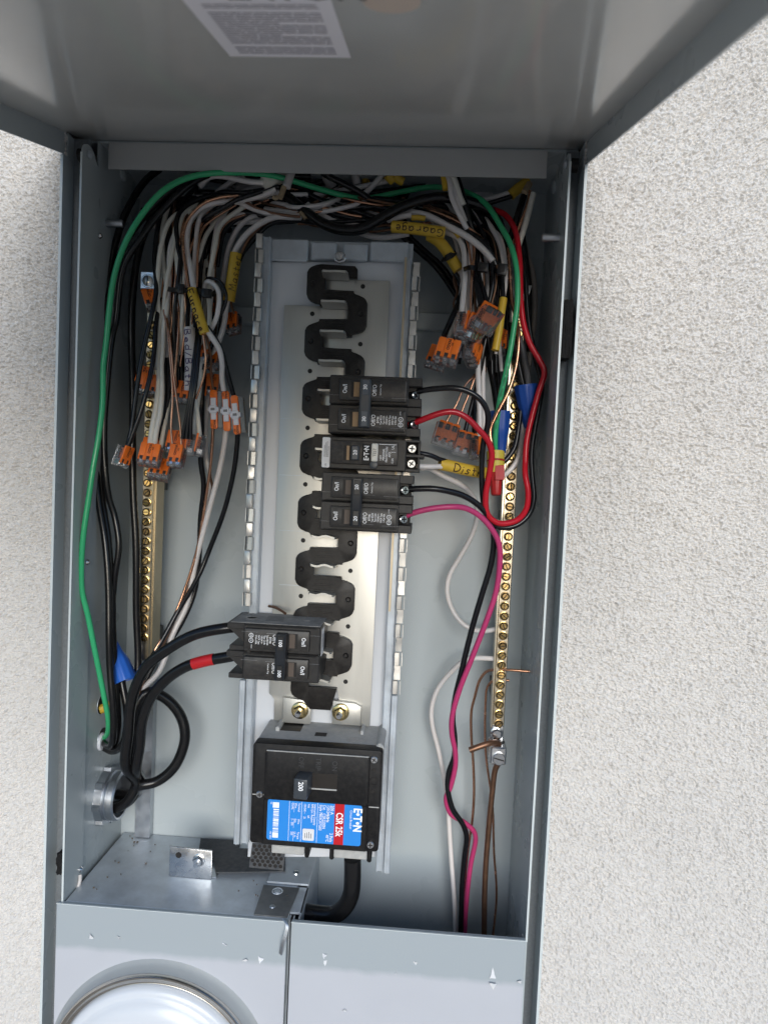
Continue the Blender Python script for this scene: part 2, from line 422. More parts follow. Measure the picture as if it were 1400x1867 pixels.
# ================================================================ enclosure
P = thing('electrical_panel', 'open grey metal meter panel set in the stucco wall with its door raised', 'electrical panel', (-.013, .06, -.95))
YB = 0.122
mb = MB(); mb.box(XL - .004, XR + .004, YB, YB + .0015, -.95, ZT)
back = mkobj('back_panel', mb, PAINT, P)
for x, y_, in ((418, 420), (868, 432)):
    q = MB(); c = at(x, y_, YB)
    q.lathe(c, -Y_, [(.0105, 0), (.0095, .0012), (.0035, .0014), (.0033, -.002)], 20)
    mkobj('mounting_dimple', q, PAINT, back)
    q = MB(); q.lathe(c, -Y_, [(.0034, .0016), (.0033, .0017)], 16); mkobj('mounting_hole', q, SLOTD, back)
mb = MB(); a, b = at(395, 558, .112), at(860, 572, .112)
mb.box(a.x, b.x, .110, YB, a.z - .0165, a.z, .001); mkobj('cross_strap', mb, PAINT, P)
for s, xr in ((-1, XL), (1, XR)):
    # front flange with a rounded ear, then the side wall set 3 mm further out
    prof = [(0.0, -.95), (.034, -.95), (.034, .118)] + [(.012 + .0115 * math.cos(R(a)) * (1 if a < 90 else 1.0), .1225 + .0095 * math.sin(R(a))) for a in range(10, 171, 20)] + [(0.0, .118)]
    mb = MB(); mb.prism(prof, (xr + s * .0013, 0, 0), Y_, Z_, (-s * .0013, 0, 0)); fl = mkobj('side_flange', mb, PAINT, P, smooth=20)
    q = MB(); q.box(xr - s * .0002, xr + s * .0015, -.0006, -.0001, -.535, .121); mkobj('bare_edge', q, EDGE, fl)
    q = MB(); q.lathe((xr - s * .0006, .010, .1235), (-s, 0, 0), [(.0034, 0), (.0034, .001), (.002, .002), (.0006, .0022)], 16); mkobj('hinge_rivet', q, GALVD, fl)
    mb = MB(); mb.box(xr + s * .0025, xr + s * .0040, .0335, YB, -.95, ZT); sw = mkobj('side_wall', mb, PAINT, P)
    q = MB(); q.lathe((xr + s * .006, .012, .1235), (-s, 0, 0), [(.0055, -.003), (.0055, .0045)], 18); mkobj('hinge_pin', q, SLOTD, fl)
    xo = OL if s < 0 else OR_
    # channel floor and outer wall round the opening
    mb = MB(); dch = .018 if s < 0 else .024
    mb = MB(); mb.box(xr + s * .0015, xo, dch - .0015, dch, -.95, .1395); ch = mkobj('door_channel', mb, GASKET, P)
    mb = MB(); mb.box(xo - s * .0014, xo, -.0006, .060, -.95, ZF); ow = mkobj('outer_frame', mb, PAINT, P)
    q = MB(); q.box(xo - s * .0014, xo, .0605, YB, -.95, .1460); q.box(xo - s * .0014, xo, .0068, .0605, ZF + .0004, .1396); mkobj('frame_return', q, PAINT, ow)  # added to close the frame against sky light under the door
    q = MB(); q.box(xo - s * .0016, xo + s * .0006, -.0012, -.0007, -.95, .118); mkobj('bare_edge', q, EDGE, ow)
mb = MB(); mb.box(OL, OR_, .0362, YB, ZT - .0008, ZT + .0012); mb.box(OL, OR_, .049, YB, ZT + .0012, ZT + .022); mkobj('top_panel', mb, PAINT, P)  # upper block added to stop sky light leaking in over the door end
# studs and screws on the inside walls
def stud(px, py, x, length, s, r=.0035):
    c = atx(px, py, x); q = MB(); q.lathe(c, (s, 0, 0), [(r, -.001), (r, length - .001), (r * .8, length), (r * .5, length - .0002)], 14)
    return mkobj('stud', q, GALV, P)
stud(195, 407, XL - .0025, .016, 1); stud(1024, 434, XR + .0025, .017, -1)
def small_screw(px, py, x, s):
    c = atx(px, py, x); q = MB(); q.lathe(c, (s, 0, 0), [(.0026, 0), (.0026, .0012), (.0014, .0028), (.0006, .003)], 12)
    return mkobj('screw', q, STEEL, P)
small_screw(181, 430, XL, 1); small_screw(158, 1025, XL, 1); small_screw(146, 1585, XL, 1)
c = atx(224, 318, XL - .0025); q = MB(); q.lathe(c, (1, 0, 0), [(.006, 0), (.006, .0015), (.003, .003)], 16); mkobj('screw_head', q, PAINT, P)
c = atx(1011, 340, XR + .0025); q = MB(); q.lathe(c, (-1, 0, 0), [(.006, 0), (.006, .0015), (.003, .003)], 16); mkobj('screw_head', q, PAINT, P)
# foam blocks in the channel
def foam(px, y0, y1, s):
    a, b = at(px, y0, .004), at(px, y1, .004)
    x0, x1 = (XR + .002, OR_ - .004) if s > 0 else (OL + .0105, XL - .0015)
    bm = bmesh.new(); bmesh.ops.create_cube(bm, size=1)
    bmesh.ops.subdivide_edges(bm, edges=list(bm.edges), cuts=7, use_grid_fill=True)
    for v in bm.verts:
        k = Vector(v.co); e = 1 - 0.18 * max(0, (abs(k.z) * 2) ** 8)
        v.co = Vector(((x0 + x1) / 2 + k.x * (x1 - x0) * e, .009 + k.y * .017, (a.z + b.z) / 2 + k.z * abs(a.z - b.z)))
        v.co += Vector([random.uniform(-.0007, .0007) for _ in range(3)])
    q = MB(); q.bm_add(bm); bm.free(); mkobj('foam_block', q, FOAM, P, smooth=70)
foam(1040, 548, 654, 1); foam(108, 1552, 1590, -1)
# rain lip under the hinge
YLP = .035
la, lb2, lc = at(198, 303, YLP), at(995, 330, YLP), at(198, 266, YLP)
zl0 = (la.z + lb2.z) / 2
mb = MB()
mb.prism([(YLP, zl0), (YLP + .0012, zl0), (YLP + .0012, ZT), (YLP, ZT - .0006)], (la.x, 0, 0), Y_, Z_, (lb2.x - la.x, 0, 0))
mkobj('rain_lip', mb, PAINTD, P, smooth=15)

# ================================================================ door, raised on its top hinge
DA = R(15.5); DD = Vector((0, -math.cos(DA), -math.sin(DA))); DN = Vector((0, math.sin(DA), -math.cos(DA)))   # outward along the door, and down from its inner face
DP = Vector((0, 0, .1385)); DLEN = 0.70
DX0, DX1 = OL - .002, OR_ + .002
def dpt(x, s_, h): return Vector((x, DP.y, DP.z)) + DD * s_ + DN * h
mb = MB()
def dbox(mb, x0, x1, s0, s1, h0, h1):
    vs = [dpt(x, s_, h) for x in (x0, x1) for s_ in (s0, s1) for h in (h0, h1)]
    mb.mesh_add(vs, [(0, 1, 3, 2), (4, 6, 7, 5), (0, 4, 5, 1), (2, 3, 7, 6), (0, 2, 6, 4), (1, 5, 7, 3)])
dbox(mb, DX0, DX1, -.0475, DLEN, -.0014, 0)
door = mkobj('door', mb, PAINTD, P, smooth=0)
for x0, x1 in ((DX0, DX0 + .0014), (DX1 - .0014, DX1)):
    q = MB(); dbox(q, x0, x1, -.0080, DLEN, 0, .0178); mkobj('door_flange', q, PAINT, door, smooth=0)
q = MB(); dbox(q, DX0 + .0014, DX1 - .0014, DLEN - .0014, DLEN, 0, .0178); mkobj('door_flange', q, PAINT, door, smooth=0)
# sticker inside the door, its text running along the hinge
pd = lambda px, py: atplane(px, py, DP + DN * .0006, DN)
A, B_, C_ = pd(420, 103), pd(640, 107), pd(628, 0)
sx0, sx1 = (A.x), (B_.x)
sA = (A - DP).dot(DD); 
q = MB(); dbox(q, sx0, sx1, sA, sA + .12, .0002, .0006); stk = mkobj('warning_sticker', q, PAPERD, door, smooth=0)
def text_mesh(txt, size, bold=0.0, align='CENTER', width=1.0, spacing=1.0):
    cu = bpy.data.curves.new('t', 'FONT'); cu.body = txt; cu.size = size; cu.offset = bold * size
    cu.align_x = align; cu.align_y = 'CENTER'; cu.space_character = spacing; cu.resolution_u = 2
    o = bpy.data.objects.new('t', cu); COL.objects.link(o)
    me = bpy.data.meshes.new_from_object(o)
    vs = [v.co.copy() for v in me.vertices]; fs = [tuple(p.vertices) for p in me.polygons]
    bpy.data.objects.remove(o); bpy.data.meshes.remove(me); bpy.data.curves.remove(cu)
    return [Vector((v.x * width, v.y, 0)) for v in vs], fs
def put_text(mb, txt, size, o, ex, ey, lift=0.0, **kw):
    """lay a word flat: ex along the line, ey up the letters"""
    o, ex, ey = Vector(o), Vector(ex).normalized(), Vector(ey).normalized()
    nn = ex.cross(ey)
    vs, fs = text_mesh(txt, size, **kw)
    mb.mesh_add([o + ex * v.x + ey * v.y + nn * lift for v in vs], fs)
q = MB()
up = DD
for i in range(22):                                    # rows of print too fine to read
    s_ = sA + .006 + i * .0031
    random.seed(100 + i)
    x = sx0 + .007
    end = sx1 - .007 - (random.uniform(.01, .06) if i % 5 == 4 else 0)
    while x < end:
        wdt = random.uniform(.004, .012)
        dbox(q, x, min(x + wdt, end), s_, s_ + .0011, .0007, .00073)
        x += wdt + .0007
mkobj('fine_print', q, M('faded_print', (0.22, 0.21, 0.25), 0.6), stk, smooth=0)['kind'] = 'stuff'
q = MB(); put_text(q, 'EATON', .019, dpt(sx0 + .052, sA + .0835, .0008), X_, DD, bold=.012); mkobj('lettering', q, PRINTK, stk, smooth=0)
# small beige stain on the door skin
q = MB(); c = pd(714, 3); q.lathe(c, DN, [(.013, 0), (.0129, .0002)], 20); mkobj('tape_patch', q, M('beige_tape', (0.52, 0.44, 0.38), 0.5), door)

# ================================================================ lower covers, meter
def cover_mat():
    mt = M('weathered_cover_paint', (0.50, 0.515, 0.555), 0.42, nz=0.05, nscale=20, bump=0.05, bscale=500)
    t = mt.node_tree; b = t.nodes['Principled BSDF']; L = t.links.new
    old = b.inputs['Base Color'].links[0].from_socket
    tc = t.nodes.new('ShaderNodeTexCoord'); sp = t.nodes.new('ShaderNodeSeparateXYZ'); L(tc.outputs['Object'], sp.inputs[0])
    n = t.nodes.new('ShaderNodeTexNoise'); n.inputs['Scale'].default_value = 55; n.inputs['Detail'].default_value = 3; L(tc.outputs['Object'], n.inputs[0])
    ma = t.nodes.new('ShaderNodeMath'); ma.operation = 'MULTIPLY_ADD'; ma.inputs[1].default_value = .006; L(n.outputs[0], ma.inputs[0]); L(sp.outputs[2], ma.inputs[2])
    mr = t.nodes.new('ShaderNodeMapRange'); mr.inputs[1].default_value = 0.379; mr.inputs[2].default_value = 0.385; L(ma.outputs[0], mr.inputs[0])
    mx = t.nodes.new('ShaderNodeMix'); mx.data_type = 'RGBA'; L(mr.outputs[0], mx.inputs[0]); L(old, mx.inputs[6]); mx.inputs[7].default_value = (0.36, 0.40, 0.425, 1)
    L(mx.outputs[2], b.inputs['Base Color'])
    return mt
COVERM = cover_mat()
YC = -.004
def cover(x0, x1, notch=None):
    mb = MB()
    z0, z1 = -.95, ZB
    mb.box(x0, x1, YC, YC + .0014, z0, z1, .0005)
    cv = mkobj('lower_cover', mb, COVERM, P)
    q = MB(); q.box(x0, x1, YC + .0015, YC + .0052, z1 - .0016, z1 - .0003); mkobj('folded_edge', q, PAINT, cv)
    for xa in (x0, x1 - .0012):
        q = MB(); q.box(xa, xa + .0012, YC + .0015, YC + .013, z0, z1 - .002); mkobj('folded_edge', q, PAINT, cv)
    q = MB(); q.box(x0, x1, YC - .0003, YC + .0012, z1 + .0001, z1 + .0007); mkobj('bare_edge', q, EDGE, cv)
    return cv
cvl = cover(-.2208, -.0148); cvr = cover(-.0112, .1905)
random.seed(5)
def flake(px, py, pts, cv, dark=False):
    """curled chip of paint: points in photo pixels relative to px, py"""
    mb = MB(); v = []
    P3 = []
    for i, (dx, dy, lift) in enumerate(pts):                 # ragged outline
        ex_, ey_, el_ = pts[(i + 1) % len(pts)]
        P3.append((dx, dy, lift))
        for t_ in (.35, .7): P3.append((dx + (ex_ - dx) * t_ + random.uniform(-1.6, 1.6), dy + (ey_ - dy) * t_ + random.uniform(-1.6, 1.6), lift + (el_ - lift) * t_))
    for i, (dx, dy, lift) in enumerate(P3): v.append(at(px + dx * .8, py + dy * .8, YC - .0004) - Y_ * lift * .7)
    mb.mesh_add(v, [tuple(range(len(v)))]); mb.mesh_add([p + Vector((0, .0003, 0)) for p in v], [tuple(reversed(range(len(v))))])
    mkobj('paint_flake', mb, FLAKE, cv, smooth=0)
flake(166, 1708, [(0, -10, .003), (7, 3, 0), (-5, 5, 0)], cvl); flake(217, 1709, [(-6, -3, 0), (5, -2, .002), (1, 5, 0)], cvl)
flake(447, 1750, [(-7, 3, 0), (4, -6, .003), (6, 2, 0)], cvl); flake(475, 1748, [(-5, -8, .001), (8, 0, 0), (0, 8, .003)], cvl)
flake(410, 1722, [(-6, -3, 0), (6, 0, .002), (1, 3, 0)], cvl)
flake(592, 1742, [(-5, -5, 0), (6, -4, .002), (0, 5, .003)], cvr); flake(593, 1756, [(-3, -6, 0), (4, -6, 0), (0, 10, .001)], cvr)
flake(898, 1797, [(-8, -10, .0035), (8, -9, .0035), (1, 9, .0005)], cvr); flake(898, 1775, [(0, -14, 0), (7, 10, .001), (-7, 10, .001)], cvr)
flake(946, 1790, [(-6, -3, .001), (4, -6, .003), (3, 4, 0)], cvr); flake(628, 1842, [(-5, 2, 0), (1, -5, .002), (5, 3, 0)], cvr)
flake(757, 1756, [(-5, -3, 0), (3, -4, .001), (2, 5, 0)], cvr); flake(722, 1772, [(-2, 6, 0), (3, -6, .001), (1, 2, 0)], cvr)
# bent latch metal at the slit between the covers
mb = MB()
pts = [at(518, 1676, -.004), at(524, 1685, -.007), at(522, 1700, -.009), at(516, 1718, -.010), at(512, 1738, -.006)]
for k in range(3):
    mb.tube([p + Vector((k * .0010 - .001, -.0008 * k, 0)) for p in catmull(pts, 4)], .0007, 6)
mkobj('bent_latch', mb, GALV, P)
mb = MB(); mb.box(-.0147, -.0113, .010, .012, -.95, ZB - .004); mkobj('slit_backing', mb, SLOTD, P)

Mt = thing('electric_meter', 'round electric meter with a milky cover and metal ring on the lower left cover', 'meter', at(288, 1950, YC))
bc = at(289, 1949, YC)
fc = at(279, 1975, -.044)
mb = MB()
mb.lathe(bc, -Y_, [(.1005, 0), (.0985, .0015), (.0965, .004), (.0950, .0105)], 72, cap=False)
mkobj('meter_hub', mb, HUBP, Mt, smooth=60)
mb = MB()
mb.lathe(bc, -Y_, [(.0935, .009), (.0947, .0098), (.0950, .011), (.0948, .0130), (.0940, .0142), (.0922, .0142), (.0905, .0128), (.0885, .0122), (.0876, .0126), (.0868, .010)], 96, cap=False)
mkobj('sealing_ring', mb, RINGS, Mt, smooth=50)
mb = MB()
mb.lathe(bc, -Y_, [(.0870, .010), (.0866, .0140), (.0856, .0165), (.0838, .0180), (.0810, .0186), (.0790, .0192), (.0765, .0215), (.072, .0245), (.064, .0268), (.05, .0285), (.03, .0295), (.01, .0298), (.002, .0298)], 96)
mkobj('meter_cover', mb, MDOME, Mt, smooth=60)
# ================================================================ bus bars, insulator, rails
B = thing('bus_bar_assembly', 'pale metal bus bars with black zigzag insulator between toothed rails', 'bus bars', (0, .05, -.45))
YBUS = .0357
hL = [at(566.8, 572, YBUS)]; XHL, XHR = -.02116, .0230
ZL0 = hL[0].z; ZR0 = ZL0 + .0254
zL = [ZL0 - .0508 * i for i in range(8)]; zR = [ZR0 - .0508 * j for j in range(8)]
def pxpoly(pts, y): return [(v.x, v.z) for v in (at(a, b, y) for a, b in pts)]
mb = MB(); mb.prism(pxpoly([(495, 478), (745, 478), (737, 800), (703, 1562), (452, 1562), (470, 1100)], .042), (0, .042, 0), X_, Z_, (0, .0012, 0)); mkobj('backing_sheet', mb, POLY, B)
zbot = at(600, 1320, YBUS).z
zt = at(580, 558, YBUS).z
def bar(sgn, ztop, xout, xoutb):
    # plate with fingers reaching past the centre line
    xi = .0143; xf = -.0105; fh = .0049
    zs = zL if sgn < 0 else zR
    pts = [(sgn * xout, ztop), (sgn * xout, -.345), (sgn * xoutb, -.350), (sgn * xoutb, zbot), (sgn * .018, zbot), (sgn * .018, zbot + .02)]
    out = []
    for z in reversed(zs):
        if z < zbot + .02: continue
        out += [(sgn * xi, z - fh), (sgn * xf, z - fh), (sgn * xf, z + fh), (sgn * xi, z + fh)]
    pts += out
    pts += [(sgn * xi, ztop)]
    mb = MB(); mb.prism(pts, (.0009, YBUS, 0), X_, Z_, (0, .002, 0), bev=.0003)
    return mkobj('bus_bar', mb, TIN, B)
barL = bar(-1, zt, .0478, .0425); barR = bar(1, ZR0 + .0055, .0458, .0458)
# thin cross joints seen on the left bar
for py in (763, 866, 967, 1066):
    a = at(509, py, YBUS); q = MB(); q.box(a.x, a.x + .022, YBUS - .00015, YBUS - .0001, a.z, a.z + .0004); mkobj('score_line', q, GALVD, barL, smooth=0)
# insulator
ins = []
def lobe_side(sgn, zlobe, zf, ztop, zend):
    pts = []
    for i in range(len(zlobe)):
        z = zlobe[i]
        if z - .017 < zend: break
        pts += [(sgn * .0148, z + .0170), (sgn * .0195, z + .0162), (sgn * .0238, z + .0143), (sgn * .0258, z + .0125), (sgn * .0272, z + .0095),
                (sgn * .0272, z - .0095), (sgn * .0258, z - .0130), (sgn * .0238, z - .0150), (sgn * .0195, z - .0168), (sgn * .0148, z - .0176)]
        f = z - .0254
        if f - .006 > zend:
            pts += [(sgn * .0148, f + .0057), (-sgn * .0112, f + .0057), (-sgn * .0112, f - .0055), (sgn * .0148, f - .0055)]
    return pts
zend = zR[7] - .010
left = lobe_side(-1, zR, zL, 0, zend - .02)
right = lobe_side(1, zL, zR, 0, zend - .004)
# top of the strip starts with a left lobe whose right end is cut by the first right-hand finger
f = zR[0]
top = [(.0150, zR[0] + .0160), (.0172, zR[0] + .0135), (.0172, f + .0057), (-.0112, f + .0057), (-.0112, f - .0055), (.0148, f - .0055)]
poly = left + [(-.0090, left[-1][1] - .008), (.0100, left[-1][1] - .008)] + list(reversed(top + right))
mb = MB(); mb.prism(poly, (.0009, .0300, 0), X_, Z_, (0, .0055, 0), bev=.0006)
insu = mkobj('insulator', mb, INSUL, B)
for i in range(8):
    for sgn, z in ((-1, zR[i]), (1, zL[i])):
        if z < -.33 or z > .05: continue
        q = MB(); c = Vector((sgn * .0218 + .0009, .0299, z)); q.lathe(c, -Y_, [(.0030, -.0006), (.0021, .0006), (.0012, .0001), (.0011, -.004)], 14); mkobj('pin_boss', q, INSUL, insu)
        if -.28 < z:
            for dz in (.0095, -.0105):
                q = MB(); q.box(-.009 + .0009, .009, .0293, .0301, z + dz - .0022, z + dz - .0017); q.box(-.009, .009, .0293, .0301, z + dz + .0017, z + dz + .0022); mkobj('rib', q, INSUL, insu)
for z, x in [(z, XHL) for z in zL[:7]] + [(z, XHR) for z in zR]:
    q = MB(); q.lathe((x, YBUS, z), -Y_, [(.0021, .0001), (.0020, .0003)], 14); mkobj('rivet_hole', q, SLOTD, barL if x < 0 else barR)
# stabs: bent-up tabs on the finger edges
def stab_mesh(amp):
    mb = MB(); n = 9; W = .0112
    vs, fs = [], []
    for k, (yy, sx, dz) in enumerate(((.0345, 1, 0), (.020, 1, .0006), (.0155, .97, .0008), (.0135, .88, .0008))):
        for j in range(n):
            u = -1 + 2 * j / (n - 1)
            wv = amp * math.sin(u * 4.2 + .6)
            for t in (.0009, -.0009): vs.append((u * W * sx, yy, dz + wv + t))
    st = n * 2
    for k in range(3):
        for j in range(n - 1):
            a = k * st + j * 2
            fs += [(a, a + 2, a + st + 2, a + st), (a + 1, a + st + 1, a + st + 3, a + 3)]
        fs += [(k * st, k * st + st, k * st + st + 1, k * st + 1), (k * st + st - 2, k * st + st - 1, k * st + 2 * st - 1, k * st + 2 * st - 2)]
    for j in range(n - 1):
        a = 3 * st + j * 2; fs.append((a, a + 2, a + 3, a + 1))
    return mb.mesh_add(vs, fs)
protos = {}
for sgn, zs in ((1, zR), (-1, zL)):
    for z in zs[:8]:
        if z < -.335: continue
        a_ = .0008 if z < -.15 else .00012
        if a_ not in protos:
            o = mkobj('stab', stab_mesh(a_), TIN, None, smooth=40); protos[a_] = o.data
        else:
            o = bpy.data.objects.new('stab', protos[a_]); COL.objects.link(o)
        o.parent = B; o.location = Vector((0, 0, z + .0052)) - BASE[B.name]; BASE[o.name] = BASE[B.name]
# rails with hooked teeth
def rail(sgn, pxt, pxb):
    a, b = at(*pxt, .030), at(*pxb, .030)
    x = (a.x + b.x) / 2
    mb = MB(); mb.box(x - sgn * .0005, x - sgn * .0075, .032, .058, b.z, a.z, .0004)      # web beside the backing sheet
    mb.box(x - sgn * .0060, x - sgn * .0066, .0305, .034, b.z, a.z); mb.box(x - sgn * .0008, x - sgn * .0014, .0305, .034, b.z, a.z)
    zlow = at(450, 1240, .03).z if sgn < 0 else at(725, 1268, .03).z
    mb.box(x, x + sgn * .0055, .029, .034, b.z, zlow, .0006); mb.box(x + sgn * .0025, x + sgn * .0032, .0284, .030, b.z, zlow)
    r = mkobj('rail', mb, GALVD, B)
    return x, a.z, b.z, r
xl, zlt, zlb, railL = rail(-1, (471, 430), (444, 1540)); xr, zrt, zrb, railR = rail(1, (747, 470), (703, 1592))
q = MB(); q.box(xr - .0064, xr - .0045, .0285, .034, -.262, zrt); mkobj('rail_edge', q, M('tan_rail_edge', (0.55, 0.46, 0.33), .4, .6, nz=.2), railR)
zw = at(455, 1110, .028).z
ta = MB(); ta.prism([(-.0028, -.0061), (.0026, -.0061), (.0031, -.002), (.0022, .0035), (.0031, .0061), (-.0028, .0061)], (0, -.0030, 0), X_, Z_, (0, .003, 0), bev=.0005)
tb = MB(); tb.box(-.0012, .0034, -.0004, .003, -.0061, .0061, .0004); tb.box(-.0037, -.0031, -.0014, .003, -.0061, .0061)
protoA = protoB = None
random.seed(3)
for sgn, x, z0, z1, rl in ((-1, xl - .0010, zlt - .006, zw - .002, railL), (1, xr + .0040, at(757, 492, .028).z, at(722, 1262, .028).z, railR)):
    k = 0; z = z0
    while z > z1:
        A = k % 2 == 0
        pr = protoA if A else protoB
        loc = Vector((x + random.uniform(-.0003, .0003), .027, z))
        if pr is None:
            pr = mkobj('rail_tooth', ta if A else tb, ZINCW, rl, smooth=30)
            me = pr.data
            for v in me.vertices: v.co += BASE[rl.name]
            if A: protoA = pr
            else: protoB = pr
            o = pr
        else:
            o = pr.copy(); o.name = 'rail_tooth'; COL.objects.link(o); o.parent = rl; BASE[o.name] = BASE[rl.name]
        o.location = loc - BASE[rl.name]
        o.rotation_euler = (random.uniform(-.06, .06), random.uniform(-.02, .02), math.pi if sgn > 0 else 0)
        if sgn < 0: o.rotation_euler[2] = random.uniform(-.15, .15)
        z -= .0127; k += 1
# bracket across the top, with its hex screw
for x0, x1, y0, y1 in ((495, 562, 437, 479), (569, 614, 443, 477), (627, 670, 446, 479), (676, 744, 442, 480)):
    a, b = at(x0, y0, .040), at(x1, y1, .040)
    q = MB(); q.box(a.x, b.x, .036, .039, b.z, a.z, .0012); mkobj('top_bracket', q, GALVD, B)
a, b = at(488, 438, .045), at(752, 480, .045); q = MB(); q.box(a.x, b.x, .0445, .047, b.z, a.z); mkobj('bracket_plate', q, GALVD, B)
def hexbolt(mb, c, ax, r, h, washer=None):
    mb.lathe(c, ax, [(r * .98, 0), (r, h * .75), (r * .8, h)], 6)
    if washer: mb.lathe(c, ax, [(washer, -.0004), (washer, .0006), (washer * .9, .0010)], 20)
q = MB(); hexbolt(q, at(620, 470, .036), -Y_, .0042, .004, .0052); mkobj('hex_screw', q, ZINC, B)
# feet of the bars bolted to the main breaker
for x0, x1, y0, y1, bx, by, mt in ((517, 566, 1271, 1320, 547, 1295, BRASS), (607, 657, 1277, 1323, 621, 1298, YZINC)):
    a, b = at(x0, y0, .032), at(x1, y1, .032)
    q = MB(); q.prism([(a.x, a.z), (a.x, b.z), (b.x, b.z), (b.x, a.z - .004), (b.x - .006, a.z - .0015)], (0, .0310, 0), X_, Z_, (0, .004, 0), bev=.0004); mkobj('bus_foot', q, TIN, B)
    c = at(bx, by, .030)
    q = MB(); q.lathe(c, -Y_, [(.0078, 0), (.0078, .0008), (.0066, .0016)], 24); q.lathe(c, -Y_, [(.0056, .0012), (.0058, .005), (.0048, .0062)], 6); nut = mkobj('flange_nut', q, YZINC, B)
    q = MB(); q.lathe(c, -Y_, [(.0026, .004), (.0026, .0125), (.0018, .0138)], 14); mkobj('stud', q, STEEL, nut)

